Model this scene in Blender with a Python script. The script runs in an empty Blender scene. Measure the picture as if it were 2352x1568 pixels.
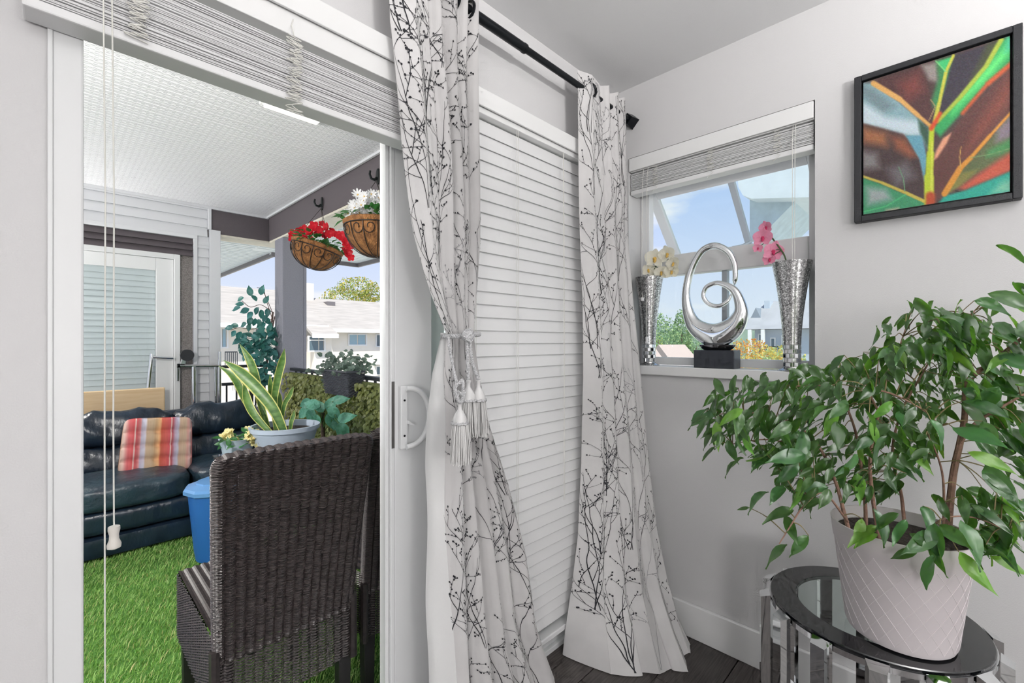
import bpy, math, random
import numpy as np
from mathutils import Vector, Matrix, Euler

# ------------------------------------------------------------------ camera, sky, sun, lamps, exposure
SC = bpy.context.scene
COL = SC.collection
FPX = 1030.0                                   # focal length in pixels of the 2352 px frame
TH = math.atan2(1014, 1030)                    # heading of the view measured from the X axis
CT, ST = math.cos(TH), math.sin(TH)
CAM = Vector((-1.892, -1.171, 1.25))
cam = bpy.data.cameras.new('camera')
cam.sensor_width = 36.0
cam.lens = 36.0 * FPX / 2352.0
cam.clip_start = 0.02
cam.clip_end = 500
camo = bpy.data.objects.new('camera', cam)
camo.location = CAM
camo.rotation_euler = (math.pi / 2, 0, TH - math.pi / 2)
COL.objects.link(camo)
SC.camera = camo
SC.view_settings.view_transform = 'Standard'
SC.view_settings.look = 'None'
SC.view_settings.gamma = 1
SC.view_settings.use_curve_mapping = False
SC.view_settings.exposure = 0.0
SC.cycles.use_denoising = True
SC.cycles.use_adaptive_sampling = True
SC.cycles.adaptive_threshold = 0.08
SC.cycles.adaptive_min_samples = 12
SC.cycles.max_bounces = 6
SC.cycles.diffuse_bounces = 3
SC.cycles.glossy_bounces = 3
SC.cycles.transmission_bounces = 6
SC.cycles.transparent_max_bounces = 12
SC.cycles.caustics_reflective = False
SC.cycles.caustics_refractive = False
SC.cycles.sample_clamp_indirect = 4.0

def lin(r, g, b):
    f = lambda c: ((c / 255 + 0.055) / 1.055) ** 2.4 if c > 10 else c / 255 / 12.92
    return (f(r), f(g), f(b), 1)

W = bpy.data.worlds.new('sky')
SC.world = W
W.use_nodes = True
wn, wl = W.node_tree.nodes, W.node_tree.links
wn.clear()
wo = wn.new('ShaderNodeOutputWorld')
bg = wn.new('ShaderNodeBackground')
tc = wn.new('ShaderNodeTexCoord')
sx = wn.new('ShaderNodeSeparateXYZ')
rp = wn.new('ShaderNodeValToRGB')
e = rp.color_ramp.elements
e[0].position = 0.0; e[0].color = lin(236, 242, 253)
e[1].position = 0.95; e[1].color = lin(112, 158, 226)
q = e.new(0.14); q.color = lin(216, 229, 254)
q = e.new(0.36); q.color = lin(176, 206, 253)
mp = wn.new('ShaderNodeMapping')
mp.inputs['Scale'].default_value = (1.6, 1.6, 5.5)
mp.inputs['Location'].default_value = (0.35, 0.2, 0.0)
nz = wn.new('ShaderNodeTexNoise')
nz.inputs['Scale'].default_value = 2.2
nz.inputs['Detail'].default_value = 6
cr = wn.new('ShaderNodeValToRGB')
cr.color_ramp.elements[0].position = 0.52
cr.color_ramp.elements[1].position = 0.66
mx = wn.new('ShaderNodeMixRGB')
mx.inputs[2].default_value = lin(251, 252, 255)
wl.new(tc.outputs['Generated'], sx.inputs[0])
wl.new(sx.outputs['Z'], rp.inputs[0])
wl.new(tc.outputs['Generated'], mp.inputs[0])
wl.new(mp.outputs[0], nz.inputs['Vector'])
wl.new(nz.outputs[0], cr.inputs[0])
wl.new(cr.outputs[0], mx.inputs[0])
wl.new(rp.outputs[0], mx.inputs[1])
wl.new(mx.outputs[0], bg.inputs[0])
bg.inputs[1].default_value = 1.0
wl.new(bg.outputs[0], wo.inputs[0])

def light(name, kind, loc, energy, color=(1, 1, 1), rot=(0, 0, 0), **kw):
    d = bpy.data.lights.new(name, kind)
    d.energy = energy
    d.color = color
    for k, v in kw.items():
        setattr(d, k, v)
    o = bpy.data.objects.new(name, d)
    o.location = loc
    o.rotation_euler = rot
    COL.objects.link(o)
    return o

sun = light('sun', 'SUN', (0, 0, 20), 5.0, (1, 0.95, 0.86))
sun.rotation_euler = Vector((0.32, 0.48, -0.82)).to_track_quat('-Z', 'Y').to_euler()
sun.data.angle = 0.01
# two unseen point lights added behind the camera to fill the room
for lc, en in (((-3.9, -2.6, 1.25), 66), ((-2.15, -3.6, 1.25), 46)):
    light('room_fill_light', 'POINT', lc, en, (1, 0.985, 0.965), shadow_soft_size=0.22)
# an upward area light without a fixture, added to brighten the ceiling
light('ceiling_fill_light', 'AREA', (-1.5, -2.5, 1.75), 142, (1, 0.985, 0.965), (math.pi, 0, 0), shape='DISK', size=0.35)

# ------------------------------------------------------------------ helpers
def px(u, v, X=None, Y=None, Z=None, t=None):
    """point of the place seen at (u, v) on the plane X=, Y= or Z= (or at depth t)"""
    x, y = (u - 1176) / FPX, (784 - v) / FPX
    d = Vector((CT + x * ST, ST - x * CT, y))
    if X is not None: t = (X - CAM[0]) / d[0]
    elif Y is not None: t = (Y - CAM[1]) / d[1]
    elif Z is not None: t = (Z - CAM[2]) / d[2]
    return CAM + d * t

def wloc(o):
    p = Vector((0, 0, 0))
    while o is not None:
        p = p + o.location
        o = o.parent
    return p

class MB:
    """collects geometry in world coordinates; build() links it as one mesh object"""
    def __init__(s):
        s.v, s.f, s.m = [], [], []
    def add(s, vs, fs, mi=0):
        b = len(s.v)
        s.v.extend([tuple(p) for p in vs])
        s.f.extend([tuple(i + b for i in f) for f in fs])
        s.m.extend([mi] * len(fs))
        return s
    def box(s, x0, x1, y0, y1, z0, z1, mi=0):
        return s.add([(x0, y0, z0), (x1, y0, z0), (x1, y1, z0), (x0, y1, z0), (x0, y0, z1), (x1, y0, z1), (x1, y1, z1), (x0, y1, z1)],
                     [(0, 3, 2, 1), (4, 5, 6, 7), (0, 1, 5, 4), (1, 2, 6, 5), (2, 3, 7, 6), (3, 0, 4, 7)], mi)
    def hexa(s, b, t, mi=0):
        return s.add(list(b) + list(t), [(0, 3, 2, 1), (4, 5, 6, 7), (0, 1, 5, 4), (1, 2, 6, 5), (2, 3, 7, 6), (3, 0, 4, 7)], mi)
    def grid(s, fn, nu, nv, cu=False, cv=False, mi=0):
        vs = [fn(i, j) for i in range(nu) for j in range(nv)]
        fs = []
        for i in range(nu if cu else nu - 1):
            for j in range(nv if cv else nv - 1):
                a, b2 = i, (i + 1) % nu
                c, d = j, (j + 1) % nv
                fs.append((a * nv + c, b2 * nv + c, b2 * nv + d, a * nv + d))
        return s.add(vs, fs, mi)
    def tube(s, pts, r, n=8, cap=True, mi=0, closed=False, flat=1.0):
        pts = [Vector(p) for p in pts]
        k = len(pts)
        rs = r if isinstance(r, (list, tuple)) else [r] * k
        rings, up = [], None
        for i in range(k):
            if closed:
                d = pts[(i + 1) % k] - pts[i - 1]
            else:
                d = pts[min(i + 1, k - 1)] - pts[max(i - 1, 0)]
            if d.length < 1e-9: d = Vector((0, 0, 1))
            d.normalize()
            if up is None:
                up = Vector((0, 0, 1)) if abs(d.z) < 0.9 else Vector((1, 0, 0))
            a = up - d * up.dot(d)
            if a.length < 1e-6:
                a = d.orthogonal()
            a.normalize()
            b = d.cross(a)
            up = a
            rings.append([pts[i] + (a * math.cos(2 * math.pi * j / n) + b * (flat * math.sin(2 * math.pi * j / n))) * rs[i] for j in range(n)])
        b0 = len(s.v)
        vs = [p for rg in rings for p in rg]
        fs = []
        for i in range(k if closed else k - 1):
            i2 = (i + 1) % k
            for j in range(n):
                fs.append((i * n + j, i * n + (j + 1) % n, i2 * n + (j + 1) % n, i2 * n + j))
        if cap and not closed:
            fs.append(tuple(range(n - 1, -1, -1)))
            fs.append(tuple((k - 1) * n + j for j in range(n)))
        return s.add(vs, fs, mi)
    def lathe(s, prof, c=(0, 0, 0), n=32, mi=0, sx=1, sy=1, cap=True):
        c = Vector(c)
        k = len(prof)
        vs = [(c.x + r * math.cos(2 * math.pi * j / n) * sx, c.y + r * math.sin(2 * math.pi * j / n) * sy, c.z + z) for r, z in prof for j in range(n)]
        fs = [(i * n + j, i * n + (j + 1) % n, (i + 1) * n + (j + 1) % n, (i + 1) * n + j) for i in range(k - 1) for j in range(n)]
        if cap and prof[0][0] > 1e-6: fs.append(tuple(range(n - 1, -1, -1)))
        if cap and prof[-1][0] > 1e-6: fs.append(tuple((k - 1) * n + j for j in range(n)))
        return s.add(vs, fs, mi)
    def ball(s, c, r, n=10, mi=0):
        r = r if isinstance(r, (tuple, list)) else (r, r, r)
        c = Vector(c)
        m = max(4, n // 2)
        def fn(i, j):
            th = math.pi * i / m
            ph = 2 * math.pi * j / n
            return (c.x + r[0] * math.sin(th) * math.cos(ph), c.y + r[1] * math.sin(th) * math.sin(ph), c.z + r[2] * math.cos(th))
        return s.grid(fn, m + 1, n, cv=True, mi=mi)
    def pillow(s, c, size, p=5.0, n=10, puff=None, mi=0, rot=None):
        """rounded box: a cube grid pushed onto a p-norm ball"""
        c = Vector(c)
        for ax in range(3):
            for sg in (-1, 1):
                def fn(i, j):
                    a, b = -1 + 2 * i / n, -1 + 2 * j / n
                    a, b = math.sin(a * math.pi / 2), math.sin(b * math.pi / 2)
                    q = [0, 0, 0]
                    q[ax] = sg
                    q[(ax + 1) % 3] = a * sg
                    q[(ax + 2) % 3] = b
                    l = sum(abs(t) ** p for t in q) ** (1 / p)
                    q = Vector([t / l for t in q])
                    w = Vector((q.x * size[0] / 2, q.y * size[1] / 2, q.z * size[2] / 2))
                    if puff: w = puff(w, q)
                    if rot: w = rot @ w
                    return c + w
                s.grid(fn, n + 1, n + 1, mi=mi)
        return s
    def build(s, name, mats, parent=None, smooth=40, bevel=0.0, kind=None, merge=0.0, attr=None, seg=2):
        off = wloc(parent) if parent else Vector((0, 0, 0))
        me = bpy.data.meshes.new(name)
        me.from_pydata([(v[0] - off.x, v[1] - off.y, v[2] - off.z) for v in s.v], [], s.f)
        mats = mats if isinstance(mats, (list, tuple)) else [mats]
        for m in mats: me.materials.append(m)
        if len(mats) > 1: me.polygons.foreach_set('material_index', s.m)
        if bevel or merge:
            import bmesh
            bm = bmesh.new()
            bm.from_mesh(me)
            if merge: bmesh.ops.remove_doubles(bm, verts=bm.verts, dist=merge)
            if bevel:
                ed = [x for x in bm.edges if len(x.link_faces) == 2 and x.calc_face_angle(0) > 0.6]
                bmesh.ops.bevel(bm, geom=ed, offset=bevel, segments=seg, profile=0.5, affect='EDGES', clamp_overlap=True)
            bmesh.ops.recalc_face_normals(bm, faces=bm.faces)
            bm.to_mesh(me)
            bm.free()
        if smooth:
            me.polygons.foreach_set('use_smooth', [True] * len(me.polygons))
            me.set_sharp_from_angle(angle=math.radians(smooth))
        me.update()
        o = bpy.data.objects.new(name, me)
        COL.objects.link(o)
        if parent: o.parent = parent
        if kind: o['kind'] = kind
        return o

def place(me, name, parent, mat4):
    """another object on shared mesh data, mat4 in world coordinates"""
    o = bpy.data.objects.new(name, me)
    COL.objects.link(o)
    if parent:
        o.parent = parent
        off = wloc(parent)
        mat4 = Matrix.Translation(-off) @ mat4
    o.matrix_local = mat4
    return o

def tag(o, label=None, cat=None, group=None, kind=None):
    if label: o['label'] = label
    if cat: o['category'] = cat
    if group: o['group'] = group
    if kind: o['kind'] = kind
    return o

def thing(name, label, cat, loc=(0, 0, 0), group=None):
    o = bpy.data.objects.new(name, None)
    o.location = loc
    COL.objects.link(o)
    return tag(o, label, cat, group)

def struct(o):
    o['kind'] = 'structure'
    return o

def frame_mat(o, d, n):
    """matrix with local Y along d, local Z near n, origin o"""
    d = Vector(d).normalized()
    n = Vector(n)
    n = n - d * n.dot(d)
    n = d.orthogonal() if n.length < 1e-5 else n
    n.normalize()
    x = d.cross(n)
    m = Matrix((x, d, n)).transposed().to_4x4()
    m.translation = o
    return m

def spline(P, n):
    """Catmull-Rom through points (any dimension), n samples per span"""
    P = [np.array(p, float) for p in P]
    Q = [2 * P[0] - P[1]] + P + [2 * P[-1] - P[-2]]
    out = []
    for i in range(len(P) - 1):
        a, b, c, d = Q[i:i + 4]
        for k in range(n):
            t = k / n
            out.append(0.5 * (2 * b + (c - a) * t + (2 * a - 5 * b + 4 * c - d) * t * t + (3 * b - a - 3 * c + d) * t ** 3))
    out.append(P[-1])
    return out

# ------------------------------------------------------------------ materials
def new_mat(name):
    m = bpy.data.materials.new(name)
    m.use_nodes = True
    nt = m.node_tree
    b = nt.nodes['Principled BSDF']
    return m, nt.nodes, nt.links, b

def mat(name, col, rough=0.5, metal=0.0, var=0.0, vscale=30.0, col2=None, bump=0.0, bscale=120.0, spec=0.5, objvar=0.0, hue=0.0,
        emit=0.0, trans=0.0, coat=0.0, stretch=(1, 1, 1), detail=4.0, sheen=0.0, coord='Object', backlit=None):
    m, n, l, b = new_mat(name)
    b.inputs['Roughness'].default_value = rough
    b.inputs['Metallic'].default_value = metal
    b.inputs['Specular IOR Level'].default_value = spec
    b.inputs['Coat Weight'].default_value = coat
    b.inputs['Sheen Weight'].default_value = sheen
    b.inputs['Base Color'].default_value = col
    src = None
    tcn = n.new('ShaderNodeTexCoord')
    mpn = n.new('ShaderNodeMapping')
    mpn.inputs['Scale'].default_value = stretch
    l.new(tcn.outputs[coord], mpn.inputs[0])
    if var or col2:
        t = n.new('ShaderNodeTexNoise')
        t.inputs['Scale'].default_value = vscale
        t.inputs['Detail'].default_value = detail
        l.new(mpn.outputs[0], t.inputs['Vector'])
        r = n.new('ShaderNodeValToRGB')
        r.color_ramp.elements[0].position = 0.32
        r.color_ramp.elements[1].position = 0.68
        c2 = col2 or tuple(min(1, c * (1 + var)) for c in col[:3]) + (1,)
        c1 = col if col2 else tuple(c * (1 - var) for c in col[:3]) + (1,)
        r.color_ramp.elements[0].color = c1
        r.color_ramp.elements[1].color = c2
        l.new(t.outputs[0], r.inputs[0])
        src = r.outputs[0]
    if objvar or hue:
        oi = n.new('ShaderNodeObjectInfo')
        hs = n.new('ShaderNodeHueSaturation')
        mr = n.new('ShaderNodeMapRange')
        mr.inputs['To Min'].default_value = 1 - objvar
        mr.inputs['To Max'].default_value = 1 + objvar
        l.new(oi.outputs['Random'], mr.inputs['Value'])
        l.new(mr.outputs[0], hs.inputs['Value'])
        if hue:
            ml = n.new('ShaderNodeMath'); ml.operation = 'MULTIPLY'; ml.inputs[1].default_value = 7.31
            fr = n.new('ShaderNodeMath'); fr.operation = 'FRACT'
            m2 = n.new('ShaderNodeMapRange')
            m2.inputs['To Min'].default_value = 0.5 - hue
            m2.inputs['To Max'].default_value = 0.5 + hue
            l.new(oi.outputs['Random'], ml.inputs[0]); l.new(ml.outputs[0], fr.inputs[0]); l.new(fr.outputs[0], m2.inputs['Value'])
            l.new(m2.outputs[0], hs.inputs['Hue'])
        if src: l.new(src, hs.inputs['Color'])
        else: hs.inputs['Color'].default_value = col
        src = hs.outputs[0]
    if src: l.new(src, b.inputs['Base Color'])
    if bump:
        t = n.new('ShaderNodeTexNoise')
        t.inputs['Scale'].default_value = bscale
        t.inputs['Detail'].default_value = 5
        l.new(mpn.outputs[0], t.inputs['Vector'])
        bp = n.new('ShaderNodeBump')
        bp.inputs['Strength'].default_value = bump
        bp.inputs['Distance'].default_value = 0.01
        l.new(t.outputs[0], bp.inputs['Height'])
        l.new(bp.outputs[0], b.inputs['Normal'])
    if emit:
        b.inputs['Emission Color'].default_value = col
        b.inputs['Emission Strength'].default_value = emit
    if backlit:
        tr = n.new('ShaderNodeBsdfTranslucent')
        tr.inputs[0].default_value = backlit
        mxs = n.new('ShaderNodeMixShader')
        mxs.inputs[0].default_value = trans
        out = n['Material Output']
        l.new(b.outputs[0], mxs.inputs[1]); l.new(tr.outputs[0], mxs.inputs[2]); l.new(mxs.outputs[0], out.inputs[0])
    return m

def glass(name, tint=(1, 1, 1, 1), refl=1.0, rough=0.0):
    m, n, l, b = new_mat(name)
    n.remove(b)
    tr = n.new('ShaderNodeBsdfTransparent'); tr.inputs[0].default_value = tint
    gl = n.new('ShaderNodeBsdfGlossy'); gl.inputs['Roughness'].default_value = rough
    fr = n.new('ShaderNodeFresnel'); fr.inputs[0].default_value = 1.45
    mu = n.new('ShaderNodeMath'); mu.operation = 'MULTIPLY'; mu.inputs[1].default_value = refl
    ms = n.new('ShaderNodeMixShader')
    ge = n.new('ShaderNodeNewGeometry')                  # a pane reflects once, at its outer face
    fc = n.new('ShaderNodeMath'); fc.operation = 'SUBTRACT'; fc.inputs[0].default_value = 1.0
    m3 = n.new('ShaderNodeMath'); m3.operation = 'MULTIPLY'
    l.new(ge.outputs['Backfacing'], fc.inputs[1])
    l.new(fr.outputs[0], mu.inputs[0]); l.new(mu.outputs[0], m3.inputs[0]); l.new(fc.outputs[0], m3.inputs[1]); l.new(m3.outputs[0], ms.inputs[0])
    l.new(tr.outputs[0], ms.inputs[1]); l.new(gl.outputs[0], ms.inputs[2])
    l.new(ms.outputs[0], n['Material Output'].inputs[0])
    return m

def attr_mat(name, rough=0.6, attr='paint', backlit=0.0, bump=0.0, bscale=300):
    m, n, l, b = new_mat(name)
    a = n.new('ShaderNodeAttribute'); a.attribute_name = attr
    l.new(a.outputs['Color'], b.inputs['Base Color'])
    b.inputs['Roughness'].default_value = rough
    if bump:
        t = n.new('ShaderNodeTexNoise'); t.inputs['Scale'].default_value = bscale
        bp = n.new('ShaderNodeBump'); bp.inputs['Strength'].default_value = bump; bp.inputs['Distance'].default_value = 0.005
        l.new(t.outputs[0], bp.inputs['Height']); l.new(bp.outputs[0], b.inputs['Normal'])
    return m

M = {}
M['wall'] = mat('wall_paint', lin(214, 213, 214), 0.75, bump=0.12, bscale=350, spec=0.2)
M['ceiling'] = mat('ceiling_paint', lin(222, 222, 223), 0.8, bump=0.1, bscale=300, spec=0.2)
M['trim'] = mat('white_trim', lin(236, 236, 236), 0.4, spec=0.4)
M['vinyl'] = mat('white_vinyl', lin(232, 233, 234), 0.35, spec=0.45)
M['slat'] = mat('blind_slat', lin(232, 232, 233), 0.4, spec=0.4)
M['cord'] = mat('cord_white', lin(225, 224, 218), 0.7)
M['black'] = mat('black_metal', lin(26, 29, 33), 0.32, 0.6)
M['chrome'] = mat('chrome', (0.78, 0.79, 0.81, 1), 0.06, 1.0)
M['mirror'] = mat('mirror', (0.86, 0.88, 0.89, 1), 0.03, 1.0)
M['glass'] = glass('clear_glass', (0.95, 0.985, 0.97, 1))
M['soil'] = mat('soil', lin(45, 36, 32), 0.95, var=0.5, vscale=120, bump=0.6)

def plank_mat():
    m = mat('dark_laminate', lin(84, 78, 76), 0.42, vscale=5, col2=lin(52, 48, 47), stretch=(2.2, 40, 1), detail=8, objvar=0.13, bump=0.05, bscale=60)
    return m
M['plank'] = plank_mat()

# ------------------------------------------------------------------ the room
fl = struct(MB().box(-5, 0, -4, 0.0, -0.2, -0.012).build('floor', mat('subfloor', lin(40, 38, 37), 0.7)))
rnd = random.Random(3)
pl_me = None
for r in range(22):
    y1 = -0.19 * r
    x = -5 - rnd.uniform(0, 1.2)
    while x < 0:
        xa, xb = max(x, -5), min(x + 1.28, 0)
        if xb - xa > 0.05:
            if y1 - 0.188 > -4.001:
                MB().box(xa + 0.001, xb - 0.001, y1 - 0.188, y1 - 0.001, -0.012, 0.0).build('plank', M['plank'], fl, smooth=0, bevel=0.0015, seg=1)
        x += 1.28
struct(MB().box(-5.15, 0.16, -4.15, 0.16, 2.44, 2.5).build('ceiling', M['ceiling'], smooth=0))
wA = MB().box(-5.15, -1.90, 0, 0.16, -0.2, 2.44).box(-1.90, -0.09, 0, 0.16, 2.04, 2.44).box(-0.09, 0.16, 0, 0.16, -0.2, 2.44)
struct(wA.build('wall_left', M['wall'], smooth=0))
wB = MB().box(0, 0.16, -0.08, 0.0, -0.2, 2.44).box(0, 0.16, -4.15, -0.82, -0.2, 2.44).box(0, 0.16, -0.82, -0.08, -0.2, 1.10).box(0, 0.16, -0.82, -0.08, 2.11, 2.44)
struct(wB.build('wall_right', M['wall'], smooth=0))
struct(MB().box(-5.15, 0, -4.15, -4, -0.2, 2.44).build('wall_back', M['wall'], smooth=0))
struct(MB().box(-5.15, -5, -4, 0, -0.2, 2.44).build('wall_side', M['wall'], smooth=0))
struct(MB().box(-0.016, -0.0005, -4, -0.0005, 0.0005, 0.14).build('baseboard_right', M['trim'], smooth=0, bevel=0.003))
struct(MB().box(-0.085, -0.0165, -0.016, -0.0005, 0.0005, 0.14).build('baseboard_left', M['trim'], smooth=0, bevel=0.003))
struct(MB().box(-0.016, 0.112, -0.8195, -0.0805, 1.1005, 1.14).build('trim_1', M['trim'], smooth=0, bevel=0.003))

# patio door: frame, sliding leaf with glass and handle, fixed leaf
dr = struct(thing('door_1', None, None, (-1.0, 0.06, 0)))
jf = MB().box(-1.899, -1.856, -0.004, 0.15, 0.0, 2.039)
jf.build('door_jamb', M['vinyl'], dr, smooth=0, bevel=0.004)
MB().box(-1.9035, -1.8965, -0.007, -0.0042, 0.0005, 2.039).build('casing_bead', M['vinyl'], dr, smooth=0, bevel=0.002)
MB().box(-0.134, -0.091, -0.004, 0.15, 0.0, 2.039).build('door_jamb', M['vinyl'], dr, smooth=0, bevel=0.004)
MB().box(-1.856, -0.134, -0.004, 0.15, 1.996, 2.039).build('door_head', M['vinyl'], dr, smooth=0, bevel=0.004)
MB().box(-1.856, -0.134, -0.02, 0.155, -0.19, 0.0195).box(-1.856, -0.134, -0.004, 0.02, 0.0195, 0.045).build('door_sill', M['vinyl'], dr, smooth=0, bevel=0.003)
def door_leaf(nm, x0, x1, y0, y1, z0, z1, sl, sr, st, sb):
    f = MB().box(x0, x0 + sl, y0, y1, z0, z1).box(x1 - sr, x1, y0, y1, z0, z1).box(x0 + sl, x1 - sr, y0, y1, z1 - st, z1).box(x0 + sl, x1 - sr, y0, y1, z0, z0 + sb)
    o = f.build(nm, M['vinyl'], dr, smooth=0, bevel=0.003)
    MB().box(x0 + sl, x1 - sr, (y0 + y1) / 2 - 0.004, (y0 + y1) / 2 + 0.004, z0 + sb, z1 - st).build('glass_pane', M['doorglass'], o, smooth=0)
    return o
M['doorglass'] = glass('door_glass', (0.965, 0.988, 0.978, 1))
leaf = door_leaf('sliding_leaf', -1.178, -0.30, 0.028, 0.066, 0.021, 1.995, 0.135, 0.07, 0.10, 0.25)
for a, b2, y0 in ((-1.204, -1.192, 0.036), (-1.191, -1.1785, 0.026)):
    MB().box(a, b2, y0, 0.07, 0.021, 1.995).build('edge_strip', M['vinyl'], leaf, smooth=0, bevel=0.002)
MB().box(-1.1895, -1.1800, 0.0245, 0.026, 0.93, 1.13).build('lock_plate', mat('lock_steel', lin(120, 118, 116), 0.4, 0.8), leaf, smooth=0)
fx = door_leaf('fixed_leaf', -1.02, -0.135, 0.085, 0.125, 0.021, 1.995, 0.07, 0.07, 0.08, 0.12)
# D-shaped pull handle
hx, hz0, hz1 = -1.166, 0.925, 1.116
hp = MB().box(hx, hx + 0.024, 0.012, 0.0278, hz0, hz1).build('handle_plate', M['vinyl'], leaf, smooth=0, bevel=0.003)
arc = []
for i in range(17):
    a = math.pi * i / 16
    arc.append((hx + 0.014 + 0.074 * math.sin(a) ** 0.8, 0.004 - 0.012 * math.sin(a), (hz0 + hz1) / 2 + (hz1 - hz0 - 0.014) / 2 * math.cos(a)))
MB().tube(arc, 0.0085, 10).build('handle_bow', M['vinyl'], leaf)
for zz in (0.965, 1.072):
    MB().tube([(hx + 0.012, 0.0119, zz), (hx + 0.012, 0.0095, zz)], 0.0032, 10).build('screw', M['black'], leaf)
MB().hexa([(hx + 0.022, 0.004, 1.0), (hx + 0.040, 0.004, 0.992), (hx + 0.040, 0.010, 0.992), (hx + 0.022, 0.012, 1.0)], [(hx + 0.022, 0.004, 1.010), (hx + 0.040, 0.004, 0.997), (hx + 0.040, 0.010, 0.997), (hx + 0.022, 0.012, 1.010)]).build('latch', M['vinyl'], leaf, smooth=0)

# window in the right wall: fixed frame, awning sash tilted open above, two panes below
wi = struct(thing('window_1', None, None, (0.135, -0.45, 1.14)))
Y0, Y1, Xa, Xb = -0.8195, -0.0805, 0.113, 0.158
MB().box(Xa, Xb, Y0, Y0 + 0.04, 1.141, 2.109).build('window_jamb', M['vinyl'], wi, smooth=0, bevel=0.003)
MB().box(Xa, Xb, Y1 - 0.045, Y1, 1.141, 2.109).build('window_jamb', M['vinyl'], wi, smooth=0, bevel=0.003)
MB().box(Xa, Xb, Y0 + 0.04, Y1 - 0.045, 1.141, 1.176).build('bottom_rail', M['vinyl'], wi, smooth=0, bevel=0.003)
MB().box(Xa, Xb, Y0 + 0.04, Y1 - 0.045, 1.556, 1.652).build('middle_rail', M['vinyl'], wi, smooth=0, bevel=0.004)
MB().box(Xa, Xb, Y0 + 0.04, Y1 - 0.045, 1.975, 2.109).build('top_rail', M['vinyl'], wi, smooth=0, bevel=0.003)
MB().box(Xa + 0.015, Xb, -0.478, -0.456, 1.176, 1.556).build('mullion', mat('grey_mullion', lin(168, 176, 182), 0.4), wi, smooth=0, bevel=0.002)
for a, b2 in ((Y0 + 0.04, -0.478), (-0.456, Y1 - 0.045)):
    MB().box(0.136, 0.142, a, b2, 1.176, 1.556).build('glass_pane', M['glass'], wi, smooth=0)
# awning sash, hinged at the top, swung outwards
sash = struct(thing('awning_sash', None, None))
del sash['kind']
sash.parent = wi
sash.location = (0, 0, 0)
ang = math.radians(45)
hz = 1.972
def sw(x, y, z):      # local sash coordinates (x out, z down from hinge) to world
    return (0.150 + x * math.cos(ang) + (-z) * math.sin(ang) * 1.0, y, hz + z * math.cos(ang) + x * math.sin(ang))
def swbox(x0, x1, y0, y1, z0, z1):
    p = [sw(x, y, z) for z in (z0, z1) for (x, y) in ((x0, y0), (x1, y0), (x1, y1), (x0, y1))]
    return MB().hexa(p[:4], p[4:])
ya, yb, zl = Y0 + 0.012, Y1 - 0.012, -0.46
M['sashgrey'] = mat('sash_edge', lin(196, 203, 210), 0.4)
swbox(0, 0.03, yb - 0.045, yb, zl, 0).build('sash_stile', M['vinyl'], sash, smooth=0, bevel=0.003)
swbox(0, 0.03, ya, ya + 0.045, zl, 0).build('sash_stile', M['vinyl'], sash, smooth=0, bevel=0.003)
swbox(0, 0.03, ya + 0.045, yb - 0.045, zl, zl + 0.04).build('sash_rail', M['vinyl'], sash, smooth=0, bevel=0.003)
swbox(0, 0.03, ya + 0.045, yb - 0.045, -0.04, 0).build('sash_rail', M['vinyl'], sash, smooth=0, bevel=0.003)
swbox(0.004, 0.026, -0.488, -0.462, zl + 0.04, -0.04).build('sash_mullion', M['sashgrey'], sash, smooth=0, bevel=0.002)
for a, b2 in ((ya + 0.045, -0.488), (-0.462, yb - 0.045)):
    swbox(0.012, 0.017, a, b2, zl + 0.04, -0.04).build('glass_pane', M['glass'], sash, smooth=0)
MB().tube([(0.13, -0.50, 1.652), (0.19, -0.515, 1.665), (0.34, -0.53, 1.715)], 0.005, 6).build('stay_arm', M['sashgrey'], wi)
# ------------------------------------------------------------------ blinds
def zig(c, w, h, n, seed, dirv):
    """a slack tangle of ladder cord: centre top c, along dirv, hanging h"""
    r = random.Random(seed)
    pts = []
    for i in range(n):
        z = c[2] - h * i / n + r.uniform(-0.006, 0.006)
        k = w * (1 if i % 2 else -1) * r.uniform(0.5, 1.0)
        pts.append((c[0] + dirv[0] * k + r.uniform(-.002, .002), c[1] + dirv[1] * k + r.uniform(-.004, .002), z))
    return [tuple(p) for p in spline(pts, 4)]

def slat_mesh(L, d, th, ax):
    """slat centred on the origin; ax 0: along X, 1: along Y"""
    m = MB()
    if ax == 0: m.box(-L / 2, L / 2, -d / 2, d / 2, -th / 2, th / 2)
    else: m.box(-d / 2, d / 2, -L / 2, L / 2, -th / 2, th / 2)
    o = m.build('slat', M['slat'], None, smooth=0, bevel=th * 0.35, seg=1)
    me = o.data
    bpy.data.objects.remove(o)
    return me

rb = thing('raised_blind', 'white slatted blind pulled up over the open patio doorway', 'blind', (-1.47, -0.055, 1.785))
bx0, bx1 = -1.933, -1.02
MB().box(bx0 - 0.004, bx1, -0.074, -0.066, 2.022, 2.080).box(bx0 - 0.004, bx0 + 0.004, -0.066, -0.0005, 2.022, 2.080).build('valance', M['trim'], rb, smooth=0, bevel=0.002)
MB().box(bx0 + 0.006, bx1, -0.06, -0.005, 1.972, 2.045).build('headrail', M['trim'], rb, smooth=0, bevel=0.002)
me = slat_mesh(bx1 - bx0, 0.052, 0.0021, 0)
r = random.Random(5)
NS = 36
for i in range(NS):
    z = 1.8265 + i * (0.112 / NS) + (0.003 if i > 30 else 0) + (0.002 if i > 12 else 0)
    place(me, 'slat', rb, Matrix.Translation(((bx0 + bx1) / 2 + r.uniform(-.0015, .0015), -0.034 + r.uniform(-.002, .002), z + 0.009)) @ Euler((r.uniform(-.03, .03), r.uniform(-.0008, .0008), 0)).to_matrix().to_4x4())
MB().box(bx0, bx1, -0.062, -0.006, 1.8145, 1.832).build('bottom_rail', M['slat'], rb, smooth=0, bevel=0.003)
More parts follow.
